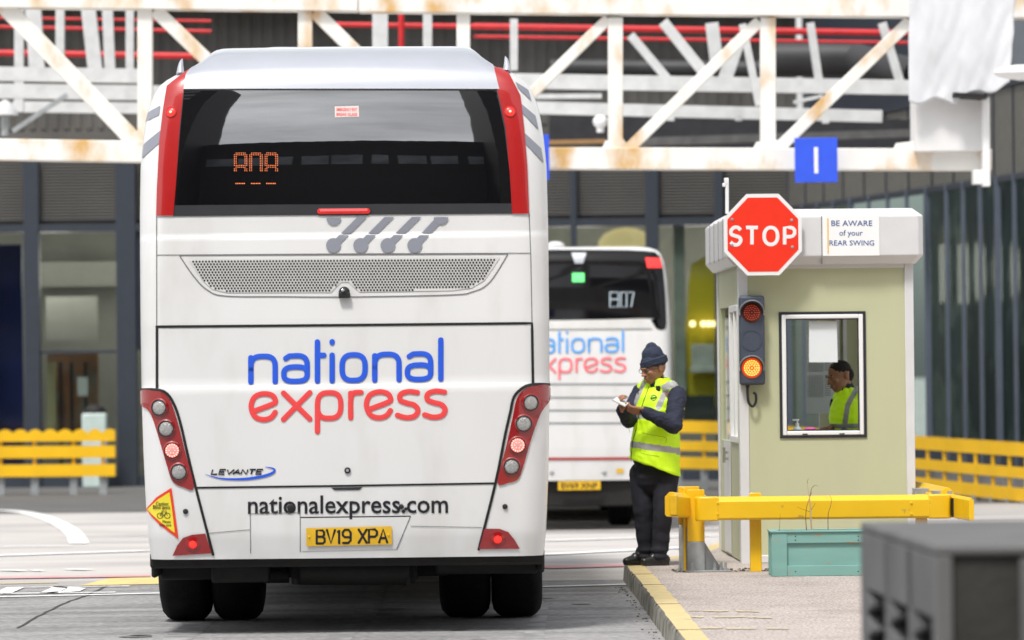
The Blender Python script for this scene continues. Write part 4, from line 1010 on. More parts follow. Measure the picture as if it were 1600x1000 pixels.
# corner post: yellow above, galvanised below
xa, xb = At(1074, 850, BYY+.05).x, At(1101, 850, BYY+.05).x; zt_ = At(1090, 765, BYY+.05).z; zm = At(1090, 846, BYY+.05).z
mb = MB(); mb.box2((xa, BYY+.02, zm), (xb, BYY+.10, zt_)); x3 = At(1061, 850, BYY+.15).x; x4 = At(1068, 850, BYY+.15).x
mb.box2((x4, BYY+.11, KH), (x4+.018, BYY+.2, zt_+.01)); mb.box2((x3+.0, BYY+.20, zm+.1), (xb-.03, BYY+.27, zt_+.02)); mb.build('post', M_yel, bar, bevel=.003)
mb = MB(); mb.box2((xa, BYY+.021, KH+.01), (xb, BYY+.099, zm)); mb.box2((x3, BYY+.13, KH), (x3+.035, BYY+.2, zm+.12)); mb.box2((x4+.02, BYY+.10, KH), (x4+.04, BYY+.2, zm+.1))
mb.prism([(xb, BYY+.05, KH+.01), (xb+.16, BYY+.05, KH+.01), (xb+.10, BYY+.05, KH+.06), (xb+.03, BYY+.05, KH+.17), (xb, BYY+.05, KH+.22)], (0, .012, 0))
mb.box2((xa-.02, BYY-.05, KH+.002), (xb+.19, BYY+.2, KH+.012)); mb.build('galvanised_foot', M_galv, bar, bevel=.003)
mb = MB()
for x, y in ((xa+.03, BYY-.03), (xb+.12, BYY), (xb+.15, BYY-.02), (xb+.07, BYY-.02), (x3, BYY+.08)): mb.cyl((x, y, KH), (x, y, KH+.07), .009, n=8); mb.cyl((x, y, KH+.012), (x, y, KH+.03), .017, n=6)
mb.build('anchor_bolt', M_galv, bar, split=True)
# debris and moss by the post feet
mb = MB()
for k in range(150):
    x = random.uniform(xa-.1, xb+.55); y = BYY+random.uniform(-.02, .5); s_ = random.uniform(.004, .014)
    mb.ell((x, y, KH+s_*.4), (s_, s_, s_*.6), n=6, m=4)
for k in range(160):
    t_ = random.random(); i = int(t_*(len(wob)-1)); p = wob[i]; s_ = random.uniform(.003, .010); mb.ell((p.x-.05-abs(random.gauss(0, .03)), p.y, .006), (s_, s_*1.2, s_*.7), n=6, m=4)
o = mb.build('grit', mat('grit_brown', (.10, .095, .07), .95, var=.5, vscale=30)); o['kind'] = 'stuff'; o['label'] = 'dark grit and moss lying along the kerb and post feet'; o['category'] = 'grit'

# planter
pb = gpt(1215, 901); PY = pb.y
M_teal = mat('worn_teal_paint', (.20, .39, .35), .6, var=.10, vscale=5, second=(.42, .27, .16), sfac=(.64, .68), sscale=18, stretch=(.4, 1, 2))
x0 = At(1206, 880, PY).x; x1 = x0+1.25; z1 = At(1260, 829, PY).z; zb_ = KH+.002
pln = thing('planter', (x0+.6, PY+.2, KH), 'weathered teal wooden planter box on the pavement beneath the yellow rail', 'planter')
mb = MB(); mb.box2((x0+.02, PY+.012, zb_+.02), (x1-.02, PY+.03, z1-.02)); mb.box2((x0+.02, PY+.35, zb_+.02), (x1-.02, PY+.37, z1-.02)); mb.box2((x0+.012, PY+.03, zb_+.02), (x0+.03, PY+.35, z1-.02)); mb.box2((x1-.03, PY+.03, zb_+.02), (x1-.012, PY+.35, z1-.02)); mb.build('side_board', M_teal, pln, split=True)
mb = MB()
for xx in (x0+.0, x1-.09): mb.box2((xx, PY-.012, zb_), (xx+.11, PY+.011, z1-.013)); mb.box2((xx, PY+.371, zb_), (xx+.11, PY+.39, z1-.013))
for yy in (PY+.011, PY+.31): mb.box2((x0-.006, yy, zb_), (x0+.0115, yy+.06, z1-.013))
mb.build('corner_post', M_teal, pln, bevel=.003, split=True)
mb = MB(); mb.box2((x0+.11, PY-.008, z1-.09), (x1-.09, PY+.0115, z1-.013)); mb.box2((x0+.11, PY-.008, zb_), (x1-.09, PY+.0115, zb_+.075)); mb.box2((x0-.012, PY-.02, z1-.013), (x1+.02, PY+.04, z1)); mb.box2((x0-.012, PY+.34, z1-.013), (x1+.02, PY+.4, z1)); mb.box2((x0-.012, PY+.04, z1-.013), (x0+.05, PY+.34, z1)); mb.box2((x1-.05, PY+.04, z1-.013), (x1+.02, PY+.34, z1)); mb.build('board_rail', M_teal, pln, bevel=.003, split=True)
mb = MB(); mb.box2((x0+.031, PY+.031, zb_+.1), (x1-.031, PY+.349, z1-.05)); mb.build('soil', mat('dry_soil', (.08, .055, .035), .95, var=.4, vscale=20), pln)
mb = MB()
for x, y in ((1243, 838), (1243, 844), (1341, 838), (1341, 844), (1243, 893), (1341, 893)): c = At(x, y, PY-.009); mb.lathe(c, [(.005, 0), (.0001, .002)], (0, -1, 0), 8)
mb.build('nail', M_under, pln)
tw = thing('dead_stems', (At(1268, 829, PY+.2).x, PY+.2, z1-.05), 'thin bare dead plant stems rising from the teal planter', 'plant')
M_tw = mat('dry_stem', (.50, .40, .26), .8, var=.2); M_tw2 = mat('dark_dry_stem', (.16, .10, .05), .8, var=.3)
def stem(pts, r0, m):
    mb = MB(); P = [At(x, y, PY+.18) for x, y in pts]; P = cr([tuple(p) for p in P], 5); n_ = len(P); mb.tube(P, [r0*(1-.7*i/n_) for i in range(n_)], 7); mb.build('stem', m, tw)
stem([(1268.5, 836), (1267, 810), (1266, 790), (1264, 772), (1261.5, 758), (1261, 752)], .0065, M_tw); stem([(1266, 775), (1268, 764), (1273, 758.5), (1278, 760)], .003, M_tw2)
stem([(1261, 835), (1259, 812), (1260, 795), (1264, 780), (1269, 768)], .0035, M_tw2); stem([(1294, 836), (1294, 805), (1298, 790), (1299, 780), (1296, 774)], .003, M_tw2)
stem([(1218, 836), (1218, 820), (1219, 803)], .002, M_tw2); stem([(1267, 800), (1255, 796), (1245, 792)], .0022, M_tw2); stem([(1267, 797), (1272, 790), (1274, 786)], .0022, M_tw2); stem([(1261.5, 758), (1262, 750), (1265, 748)], .002, M_tw2)

# concrete block in front
kt = CH-266*15/8000.0
c1 = At(1461, 852, 15.0); KX = c1.x; kt = c1.z; kb = CH-(CH-kt)  # top height
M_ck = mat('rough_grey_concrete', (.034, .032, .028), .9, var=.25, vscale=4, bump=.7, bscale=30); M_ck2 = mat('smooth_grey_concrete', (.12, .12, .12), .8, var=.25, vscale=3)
blk = thing('concrete_block', (KX+.7, 16.2, 0), 'big blurred grey concrete block with notched recesses in its side, nearest the camera', 'block')
BK = Matrix.Translation((KX, 15, 0)) @ Matrix.Rotation(R(1.3), 4, 'Z') @ Matrix.Translation((-KX, -15, 0))
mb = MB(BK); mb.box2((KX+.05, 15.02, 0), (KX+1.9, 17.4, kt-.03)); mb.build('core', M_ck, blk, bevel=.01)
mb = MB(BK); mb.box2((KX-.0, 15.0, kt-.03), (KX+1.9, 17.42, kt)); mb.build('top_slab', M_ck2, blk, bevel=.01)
mb = MB(BK)
ys = [15.0, 15.10, 15.70, 15.82, 16.45, 16.57, 17.25, 17.42]
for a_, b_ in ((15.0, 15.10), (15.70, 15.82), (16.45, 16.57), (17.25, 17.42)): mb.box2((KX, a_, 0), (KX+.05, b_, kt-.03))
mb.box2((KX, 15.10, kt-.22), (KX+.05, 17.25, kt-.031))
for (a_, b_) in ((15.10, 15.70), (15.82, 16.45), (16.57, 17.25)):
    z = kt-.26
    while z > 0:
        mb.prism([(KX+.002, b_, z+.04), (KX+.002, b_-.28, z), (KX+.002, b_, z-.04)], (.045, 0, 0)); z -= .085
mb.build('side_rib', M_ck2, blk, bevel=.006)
mb = MB(BK); mb.box2((KX+.25, 14.985, 0), (KX+.27, 15.019, kt-.04)); mb.build('front_joint', M_ck2, blk)

# ================================================================== FENCES
def fence_panel(mb, pts, top, h, th=.06, scallop=0, amp=.0):
    """horizontal rail along world points; pts list of (x,y), top z list"""
    N = len(pts); vs = []
    fine = []
    for i in range(N-1):
        (xa_, ya_), (xb_, yb_) = pts[i], pts[i+1]; Ld = math.hypot(xb_-xa_, yb_-ya_); k_ = max(1, int(Ld/.03)) if scallop else 1
        for k in range(k_): t_ = k/k_; fine.append((xa_+(xb_-xa_)*t_, ya_+(yb_-ya_)*t_, top[i]+(top[i+1]-top[i])*t_))
    fine.append((*pts[-1], top[-1])); s_ = 0; prev = fine[0]
    for i, (x, y, z) in enumerate(fine):
        s_ += math.hypot(x-prev[0], y-prev[1]); prev = (x, y, z)
        a_ = amp*abs(math.sin(math.pi*s_/scallop))**.7 if scallop else 0
        vs += [(x, y-th/2, z-h), (x, y-th/2, z+a_), (x, y+th/2, z+a_), (x, y+th/2, z-h)]
    n_ = len(fine); fs = [(4*i+k, 4*i+(k+1) % 4, 4*i+4+(k+1) % 4, 4*i+4+k) for i in range(n_-1) for k in range(4)]+[(0, 1, 2, 3), (4*n_-4, 4*n_-3, 4*n_-2, 4*n_-1)]
    mb._add(vs, fs)
def fence(name, ctrl, label, scallop, amp, posts):
    # ctrl: list of (px, Y, py of three rail tops, px heights)
    root = thing(name, (*At(ctrl[0][0], 700, ctrl[0][1]).xy, gz(ctrl[0][1])), label, 'fence')
    for r_ in range(3):
        P = [At(c_[0], c_[2][r_], c_[1]) for c_ in ctrl]; s_ = FPX/ctrl[0][1]; mb = MB()
        fence_panel(mb, [(p.x, p.y) for p in P], [p.z for p in P], ctrl[0][3][r_]/s_, .06+.004*r_, scallop if r_ == 0 else 0, amp); mb.build('rail', M_yel2, root, smooth=False)
    for px in posts:
        for a_, b_ in zip(ctrl[:-1], ctrl[1:]):
            if a_[0] <= px <= b_[0]:
                t_ = (px-a_[0])/(b_[0]-a_[0]); Y = a_[1]+(b_[1]-a_[1])*t_; py = a_[2][0]+(b_[2][0]-a_[2][0])*t_; p = At(px, py+3, Y); py3 = a_[2][2]+(b_[2][2]-a_[2][2])*t_
                q_ = At(px, py3+18, Y); mb = MB(); mb.box2((p.x-.025, Y+.035, q_.z), (p.x+.025, Y+.1, p.z)); mb.build('post', M_yel2, root)
                mb = MB(); mb.box2((p.x-.06, Y+.03, gz(Y)), (p.x+.06, Y+.12, q_.z)); mb.build('post_foot', M_galv, root); break
    return root
fence('scalloped_fence', [(-120, 84, (679, 698, 727), (12, 19, 19)), (180, 84, (677, 696, 725), (12, 19, 19))], 'yellow fence with scalloped top rail at far left in front of the building', .245, .075, [-60, 0, 53, 114, 160])
fence('curved_fence', [(1020, 84, (660, 688, 713), (15, 15, 18)), (1125, 82.5, (662, 690, 715), (15, 15, 18)), (1430, 76, (685, 716, 745), (15, 15, 18)), (1520, 74, (691, 724, 755), (15, 15, 18)), (1660, 71, (700, 735, 769), (15, 15, 18))],
      'yellow fence with saw toothed top rail curving behind the kiosk on the right', .085, .05, [1060, 1100, 1450, 1476, 1500, 1525, 1552, 1578, 1604])
# low dark plinth behind the fences
mb = MB(); a = At(1380, 770, 78); b = At(1640, 790, 73.5)
mb.prism([(a.x, a.y, -.3), (b.x, b.y, -.3), (b.x, b.y+.2, -.3), (a.x, a.y+.2, -.3)], (0, 0, .42)); o = mb.build('low_wall', mat('grey_stone', (.22, .22, .22), .9, var=.3, vscale=6), origin=(a.x, a.y, -.3)); props(o, 'low grey stone wall at the foot of the right hand yellow fence', 'wall')

# ================================================================== STATION BUILDING
FY = 90.0; FS = FPX/FY
M_louv = mat('dark_louvre', (.11, .106, .10), .6, var=.12, vscale=1.5); M_clad = mat('dark_cladding', (.10, .095, .087), .7, var=.35, vscale=1.2); M_int = mat('interior_wall', (.36, .355, .34), .8, var=.25, vscale=.7)
M_glz = glass('facade_glass', (.70, .74, .72), 1.1, .03)
stn = thing('station_building', (0, FY, -.3), 'dark grey station building with glazed front and louvres across the background', 'building')
zl0 = At(800, 343, FY).z; zl1 = At(800, 252, FY).z
def louvre(mb, x0, x1, z0, z1, y, n_, fn=None):
    h = (z1-z0)/n_
    for k in range(n_):
        z = z0+h*(k+.5)
        if fn is None: mb.box(((x0+x1)/2, y, z), (x1-x0, .03, h*.75), rx=R(35))
mb = MB(); mb.box2((-13, FY+.06, zl0), (5.0, FY+.12, 8.6)); mb.build('backing_wall', M_clad, stn)
mb = MB(); louvre(mb, -13, 5.0, zl0+.05, zl1+.4, FY, 26); mb.build('louvre', M_louv, stn)
mb = MB(); xx = -13
while xx < 5: mb.box((xx, FY+.045, 7.2), (.10, .02, 2.4)); xx += .2
mb.build('ribbed_cladding', M_clad, stn)
mb = MB()
def col(px0, px1, py0=250, py1=766, Y=FY-.15, d=.3):
    a = At(px0, 500, Y); b = At(px1, 500, Y); mb.box2((a.x, Y, -.3), (b.x, Y+d, At((px0+px1)/2, py0, Y).z))
for p_ in ((38, 62), (182, 213), (-70, -45), (300, 330), (520, 545), (760, 785), (1010, 1031), (1118, 1132)): col(*p_)
col(893, 903); mb.build('column', M_dark, stn, bevel=.01, split=True)
mb = MB(); mb.box2((-13, FY-.12, zl0-.14), (5.0, FY+.1, zl0+.0)); mb.box2((-13, FY-.1, -.3), (5, FY+.06, -.12)); mb.box2((At(62, 550, FY).x, FY-.08, At(100, 548, FY).z-.05), (At(182, 550, FY).x, FY+.02, At(100, 548, FY).z)); mb.build('rail', M_dark, stn, split=True)
mb = MB(); a = At(188, 500, FY).x; mb.box2((a, FY-.05, -.28), (a+.12, FY+.02, 2.2)); mb.box2((a+.12, FY-.05, 2.1), (a+1.4, FY+.02, 4.2)); mb.build('door_frame', M_dark, stn, split=True)
# panes with interior
edges = [-13]+[At(p_, 500, FY).x for p_ in (-57, 50, 198, 315, 532, 772, 898, 1020, 1125)]+[5.0]
for a_, b_ in zip(edges[:-1], edges[1:]):
    mb = MB(); mb.box2((a_+.02, FY-.02, -.12), (b_-.02, FY-.01, zl0-.15)); mb.build('window_pane', M_glz, stn, smooth=False)
mb = MB(); mb.box2((-13, FY+5, -.3), (6, FY+5.1, 4.6)); mb.build('inner_back_wall', M_int, stn)
mb = MB(); mb.box2((-13, FY+.13, zl0+.1), (6, FY+6, zl0+.2)); mb.build('inner_ceiling', mat('inner_ceiling', (.5, .48, .42), .8), stn)
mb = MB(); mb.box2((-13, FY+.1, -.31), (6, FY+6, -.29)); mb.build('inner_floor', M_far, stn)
mb = MB(); a = At(120, 500, FY+3)
mb.box2((At(55, 400, FY+4).x, FY+4, 3.3), (At(200, 400, FY+4).x, FY+4.3, 3.75)); mb.box2((At(70, 300, FY+3).x, FY+3, 2.3), (At(150, 300, FY+3).x, FY+3.1, 3.1)); mb.build('inner_bulkhead', M_int, stn, split=True)
mb = MB(); mb.box2((At(-60, 400, FY+1).x, FY+1, -.3), (At(34, 400, FY+1).x, FY+1.1, At(20, 382, FY+1).z)); mb.build('inner_blue_wall', mat('deep_blue_panel', (.012, .022, .16), .6, var=.2, vscale=2), stn)
mb = MB(); mb.box2((At(72, 400, FY+1.5).x, FY+1.5, .6), (At(152, 400, FY+1.5).x, FY+1.6, At(100, 552, FY+1.5).z)); mb.build('brick_reflection_panel', mat('brick_reflection_orange', (.55, .27, .16), .8, var=.3, vscale=3, second=(.40, .36, .30), sfac=(.5, .6), sscale=2.5), stn)  # brick colours stand in for a scene reflected in the window
M_lampy = mat('warm_lamp', (1, .8, .4), .5, emit=(1, .78, .38), es=3)
lp = []
for i, (px, py, r_) in enumerate(((30, 343, .045), (16, 347, .04))):
    p = At(px, py, FY+.8); mb = MB(); mb.ell(p, r_*1.4); o = mb.build('spotlight', M_lampy, origin=p)
    props(o, 'small warm round light glowing behind the leftmost glass, %s of two' % ('the right hand and higher' if i == 0 else 'the left hand and lower'), 'light', 'warm spotlights inside the left window')
p = At(978, 372, FY+.9); mb = MB(); mb.lathe((p.x, p.y, p.z-.14), [(.5, 0), (.48, .1), (.38, .22), (.2, .3), (.001, .33)], (0, 0, 1), 28); o = mb.build('pendant_lamp', mat('glowing_cream_shade', (.6, .5, .25), .6, emit=(1, .8, .4), es=.55), origin=p); props(o, 'wide cream dome lamp glowing behind the glass above the far coach', 'lamp')
for i, px in enumerate((1082, 1099, 1108, 1117)):
    p = At(px, 506, FY+.12); mb = MB(); mb.ell(p, .055); o = mb.build('ceiling_spot', M_lampy, origin=p); props(o, 'small white spot in the short row beside the kiosk, number %s from the left' % ('one', 'two', 'three', 'four')[i], 'light', 'row of small white spots inside')
# olive yellow hanging cut-out behind the glass
mb = MB(); Yq = FY+.3
mb.prism([At(x, y, Yq) for x, y in cr([(1072, 655), (1069, 560), (1074, 480), (1078, 425), (1090, 408), (1150, 405), (1160, 655)], 4, True)], (0, .05, 0)); o = mb.build('yellow_banner', mat('olive_yellow_banner', (.72, .58, .03), .7, var=.15, vscale=1.5), origin=At(1100, 655, Yq)); props(o, 'olive yellow curved banner behind the glass to the left of the kiosk', 'banner')
for i, (px, py, w_, h_, c_, lb) in enumerate(((1062, 470, .2, 3.2, (.40, .43, .39), 'tall pale green upright panel behind the glass right of the far coach'), (1092, 640, .55, .5, (.05, .06, .06), 'low dark seating block behind the glass left of the kiosk'), (1098, 560, .4, .5, (.62, .62, .58), 'pale display stand in front of the olive banner'))):
    p = At(px, py, FY+.22-.05*i); mb = MB(); mb.box(p, (w_, .06, h_)); mb.box(p+Vector((0, .03, -h_/2+.05)), (w_*1.1, .16, .1)); o = mb.build('display_panel', mat('panel_tone_%s' % ('pale', 'dark', 'cream')[i], c_, .7, var=.3, vscale=3), origin=p, bevel=.01); props(o, lb, 'panel')
mb = MB()
mb.box2((At(72, 500, FY+1.2).x, FY+1.2, .6), (At(72, 500, FY+1.2).x+.16, FY+1.3, 1.9)); o = mb.build('cream_stand', mat('cream_board', (.55, .48, .28), .7), origin=At(76, 670, FY+1.2)); props(o, 'narrow cream panel at the left edge of the middle window', 'panel')
mb = MB(); p = At(129, 604, FY+.6); mb.box(p, (.18, .02, .33)); o = mb.build('poster', M_sign, origin=p); props(o, 'small white poster inside the window beside the far left fence', 'poster')
wc = thing('waste_bin', (*At(148, 690, FY-.8).xy, -.3), 'pale grey green bin behind the scalloped fence', 'bin')
mb = MB(); p = At(148, 665, FY-.8); mb.box((p.x, p.y, .35), (.42, .4, 1.3)); mb.build('body', mat('pale_mint_plastic', (.5, .6, .57), .6), wc, bevel=.03); mb = MB(); mb.ell((p.x, p.y, 1.02), (.2, .18, .14)); mb.build('bag', M_under, wc)
for i, (px, w) in enumerate(((95, .05), (112, .05), (134, .05))):
    mb = MB(); p = At(px, 600, FY+1.2); mb.box((p.x, p.y, .9), (.05, .05, 2.0)); o = mb.build('inner_post', M_dark, origin=(p.x, p.y, -.1)); props(o, 'thin dark post behind the middle window glass, %s from left' % ('first', 'second', 'third')[i], 'post', 'thin posts behind the window')

# point lights added in the bays to brighten the station interior
for x_, z_ in ((-8.4, 3.6), (-6.2, 3.6), (-2, 3.4), (1.2, 3.4), (3.4, 3.2)):
    ld = bpy.data.lights.new('interior_fill', 'POINT'); ld.energy = 120 if x_ > 3 else 75; ld.color = (1, .93, .82); ld.shadow_soft_size = .6
    lo_ = bpy.data.objects.new('interior_fill', ld); COL.objects.link(lo_); lo_.location = (x_, FY+2.2, z_)
# canopy
mb = MB(); mb.box2((-22, 89.2, 8.4), (22, 97, 8.7)); yy = 89.3
can = mb.build('canopy', M_clad, stn)
mb = MB()
while yy < 89.5: mb.box((0, yy, 8.2), (44, .15, .2)); yy += .8
mb.build('canopy_rib', M_clad, stn, split=True)

# right wing of the station: curved run of mullions and louvres
wing = thing('station_wing', (6, 80, -.3), 'dark curved glass and louvre wing of the station along the right side', 'building')
WP = [(4.9, 90.0), (5.5, 87.0), (6.15, 83.5), (6.8, 80.0), (7.3, 77.0), (7.75, 74.0), (8.1, 71.0), (8.4, 67.0), (8.6, 62.0)]
def wpt(s_):
    i = min(int(s_), len(WP)-2); t_ = s_-i; return Vector((WP[i][0]+(WP[i+1][0]-WP[i][0])*t_, WP[i][1]+(WP[i+1][1]-WP[i][1])*t_, 0))
ZL0, ZL1 = 4.45, 5.85
mb = MB()
for k in range(26):
    z = ZL0+.06+(ZL1-ZL0-.1)*k/25
    for i in range(len(WP)-1):
        a, b = wpt(i), wpt(i+.999); a.z = b.z = z; mb.beam(a, b, .03, .03, up=(0, 0, 1))
        a.z = b.z = z
mb.build('louvre', mat('brownish_louvre', (.24, .23, .205), .6, var=.15), wing, smooth=False)
for nm, dx_, z_, w_, d_ in (('rail', 0, ZL0, .1, .10), ('rail', 0, ZL1, .1, .10), ('louvre_backing', .1, (ZL0+ZL1)/2, .03, ZL1-ZL0), ('plinth', 0, .1, .08, .8), ('upper_wall', .3, ZL1+1.3, .1, 2.4)):
    mb = MB()
    for i in range(len(WP)-1):
        a, b = wpt(i), wpt(i+.999); mb.beam((a.x+dx_, a.y, z_), (b.x+dx_, b.y, z_), w_, d_, up=(0, 0, 1))
    mb.build(nm, M_dark, wing, smooth=False)
mb = MB(); s_ = 0
while s_ < 8:
    p = wpt(min(s_, 7.99)); mb.box((p.x-.04, p.y, 2.1), (.09 if int(round(s_/.34)) % 4 == 0 else .055, .10, 4.8)); s_ += .34
mb.build('mullion', mat('slate_mullion', lin(84, 92, 106), .45, var=.1), wing, split=True)
mb = MB(); s_ = 0
while s_ < 8: p = wpt(min(s_, 7.99)); mb.box((p.x-.03, p.y, 5.15), (.025, .05, 1.3)); s_ += .4
mb.build('louvre_divider', M_dark, wing, split=True)
for i in range(len(WP)-1):
    a, b = wpt(i), wpt(i+.999); mb = MB(); mb.beam((a.x+.03, a.y, 2.4), (b.x+.03, b.y, 2.4), .012, 4.1, up=(0, 0, 1)); mb.build('window_pane', glass('wing_glass', (.72, .80, .78), .28, .06), wing, smooth=False)
mb = MB()
for i in range(len(WP)-1):
    a, b = wpt(i), wpt(i+.999); mb.beam((a.x+2.5, a.y, 2.2), (b.x+2.5, b.y, 2.2), .1, 5.2, up=(0, 0, 1))
mb.build('inner_back_wall', mat('reflection_patched_wall', (.045, .055, .06), .8, var=.6, vscale=.8, second=(.12, .13, .127), sfac=(.54, .60), sscale=.9), wing)  # wall colour carries pale patches standing in for reflections in the glass
# overhead hood, upper right corner wall
mb = MB(); a = At(1586, 110, 66); mb.box2((a.x, 66, a.z), (a.x+4, 68, 9)); o = mb.build('upper_wall_panel', mat('slate_blue_panel', (.12, .14, .16), .6), origin=(a.x, 66, a.z)); props(o, 'slate blue wall panel in the top right corner of the photo', 'wall')

# ================================================================== TRUSS
TYD = 58.0
tr = thing('roof_truss', (*At(800, 250, TYD).xy, 4.0), 'white painted steel truss with rusty patches spanning the whole width overhead', 'truss')
def tb(mb, x0, y0, x1, y1, wpx, Y=TYD, d=.22): mb.beam(At(x0, y0, Y), At(x1, y1, Y), wpx*Y/FPX, d, up=(0, 1, 0))
mb = MB(); tb(mb, -120, -5, 560, 2, 34, d=.34); tb(mb, 561, 2, 1640, 12, 36, d=.34); mb.build('top_chord', M_truss, tr, bevel=.01)
mb = MB(); tb(mb, -120, 232, 857, 248, 33, d=.32); tb(mb, 857.5, 248, 1548, 250, 34, d=.32); mb.build('bottom_chord', M_truss, tr, bevel=.01)
for p_ in ((227, 14, 227, 222, 23), (724, 20, 724, 225, 21), (961.5, 28, 961.5, 232, 23), (1199.5, 28, 1200, 233, 24), (477, 18, 477, 225, 22)):
    mb = MB(); tb(mb, *p_, d=.2); mb.build('post', M_truss, tr, bevel=.01)
for p_ in ((-6, -4, 212, 222, 27), (243, 16, 455, 222, 22), (492, 18, 700, 225, 22), (950, 30, 748, 228, 17), (1186, 34, 982, 233, 18), (1421, 34, 1214, 234, 19)):
    mb = MB(); tb(mb, *p_, d=.18); mb.build('diagonal', M_truss, tr, bevel=.01)
mb = MB()
for x, y, w in ((222, 222, 60), (961, 236, 50), (1200, 238, 60), (1415, 240, 50)):
    a = At(x, y, TYD-.115); mb.prism([a+Vector((-w/138/2*1.0, 0, -.05)), a+Vector((w/138/2*1.3, 0, -.05)), a+Vector((w/138*.25, 0, .14)), a+Vector((-w/138*.3, 0, .12))], (0, .02, 0))
mb.build('gusset', M_truss, tr, split=True)
# blue bay signs
def bay(px0, px1, py0, py1, Y, label, digit=True):
    a = At(px0, py0, Y); b = At(px1, py1, Y); t_ = thing('bay_sign', ((a.x+b.x)/2, Y, b.z), label, 'sign', None)
    mb = MB(); mb.box2((a.x, Y, b.z), (b.x, Y+.04, a.z)); mb.build('sign_panel', mat('bay_sign_blue', (.035, .10, .72), .4), t_, bevel=.004)
    if digit:
        mb = MB(); cx = (px0+px1)/2; p = At(cx-3.3, 230, Y-.004); q = At(cx+3.3, 271, Y-.004); mb.box2((p.x, Y-.006, q.z), (q.x, Y-.001, p.z)); mb.build('numeral', M_sign, t_, bevel=.015)
    mb = MB(); mb.box2(((a.x+b.x)/2-.03, Y+.04, a.z-.3), ((a.x+b.x)/2+.03, TYD-.17 if Y < TYD else Y+.1, a.z-.1)); mb.build('bracket', M_galv, t_)
bay(1241.5, 1309, 215.5, 284.5, 57.6, 'blue square sign with white number 1 hung on the truss above the kiosk')
bay(792, 858.5, 211, 281, 57.6, 'blue square sign on the truss, mostly hidden by the right edge of the big coach', False)

# secondary steelwork behind
def sbeam(pts, wpx, Y, label, m=M_beam, d=.15, cat='beam', name='steel_beam', group=None, Y2=None):
    mb = MB(); mb.beam(At(*pts[0], Y), At(*pts[1], Y2 or Y), wpx*Y/FPX, d); o = mb.build(name, m, origin=At(*pts[0], Y)); return props(o, label, cat, group)
sbeam([(780, 126), (1425, 137)], 23, 66, 'pale horizontal beam behind the truss, upper of two on the right side', group='pale beams behind the truss')
sbeam([(780, 167), (1378, 182)], 19, 68, 'pale thinner beam behind the truss, lower of two on the right side', group='pale beams behind the truss')
sbeam([(-30, 115), (225, 119)], 22, 66, 'pale horizontal beam behind the truss, uppermost of three on the left side', group='pale beams behind the truss')
sbeam([(-30, 142), (300, 146)], 23, 68, 'broad pale horizontal beam behind the truss, middle of three on the left side', group='pale beams behind the truss')
sbeam([(20, 167), (300, 170)], 17, 71, 'pale thin horizontal beam behind the truss, lowest of three on the left side', group='pale beams behind the truss')
sbeam([(835, 151), (940, 150)], 7, 69, 'thin pale rail between the two pale beams beside the big coach roof', group='pale beams behind the truss')
for i, (p, w, Y, lb) in enumerate(((((985, 55), (1050, 132)), 13, 67, 'pale diagonal brace just right of the second truss post, the lower left one'), (((1036, 34), (1108, 124)), 16, 65, 'thick pale diagonal brace right of the second truss post'), (((1112, 36), (1120, 100)), 20, 67, 'broad short pale brace left of the third truss post'),
        (((1160, 38), (1186, 165)), 11, 65.3, 'leaning slim pale brace touching the third truss post'), (((1152, 66), (1130, 132)), 22, 66.5, 'short broad pale bracket left of the third truss post'), (((1266, 36), (1280, 132)), 12, 68, 'slim pale strut between the third post and the last diagonal'), (((1378, 36), (1406, 128)), 13, 67, 'slim pale strut next to the white sheeting'),
        (((803, 30), (803, 110)), 12, 66, 'slim pale hanger above the big coach right shoulder'), (((94, 12), (94, 112)), 13, 67, 'short pale hanger in the left truss bay above the red pipe'), (((52, 12), (58, 110)), 24, 69, 'broad pale hanger in the left truss bay behind the big diagonal'),
        (((138, 12), (150, 120)), 22, 67, 'broad pale upright in the left truss bay with a taper to the beam'), (((168, 12), (172, 108)), 16, 68, 'greyish pale upright beside the broad one in the left truss bay'), (((203, 12), (203, 112)), 12, 70, 'dim grey upright just left of the first truss post'),
        (((594, 5), (594, 80)), 24, 66, 'broad grey upright above the middle of the big coach roof'), (((668, 5), (668, 80)), 14, 67, 'slim grey upright above the big coach roof, right of the red stub'), (((1240, 160), (1285, 150)), 5, 69, 'thin pale tie under the upper right beam'),
        (((30, 12), (30, 175)), 14, 70, 'pale upright at the far left end of the background steel'))):
    sbeam(p, w, Y, lb, group='pale braces behind the truss', name='steel_brace', cat='brace')
def pipe(pts, rpx, Y, label, m=M_pipe):
    mb = MB(); P = [At(x, y, Y) for x, y in pts]; mb.tube(P, rpx*Y/FPX, 12)
    o = mb.build('sprinkler_pipe', m, origin=P[0]); return props(o, label, 'pipe', 'red pipes under the roof')
pipe([(-40, 82), (330, 88)], 5, 72, 'thick red pipe crossing the left truss bay'); pipe([(-40, 27), (330, 33)], 2.3, 74, 'thin dark red pipe near the top left, upper of two'); pipe([(-40, 41), (330, 49)], 2.8, 74.5, 'thin red pipe near the top left, lower of two')
pipe([(740, 41), (1425, 52)], 5.2, 72, 'thick red pipe crossing the right truss bays'); pipe([(740, 57), (1425, 67)], 2.8, 72.3, 'thin red pipe just below the thick one on the right'); pipe([(627, 20), (627, 80)], 4.5, 72, 'short upright red pipe above the big coach roof')
pipe([(500, 38), (740, 41)], 4, 72.2, 'short red pipe length above the coach roof middle')
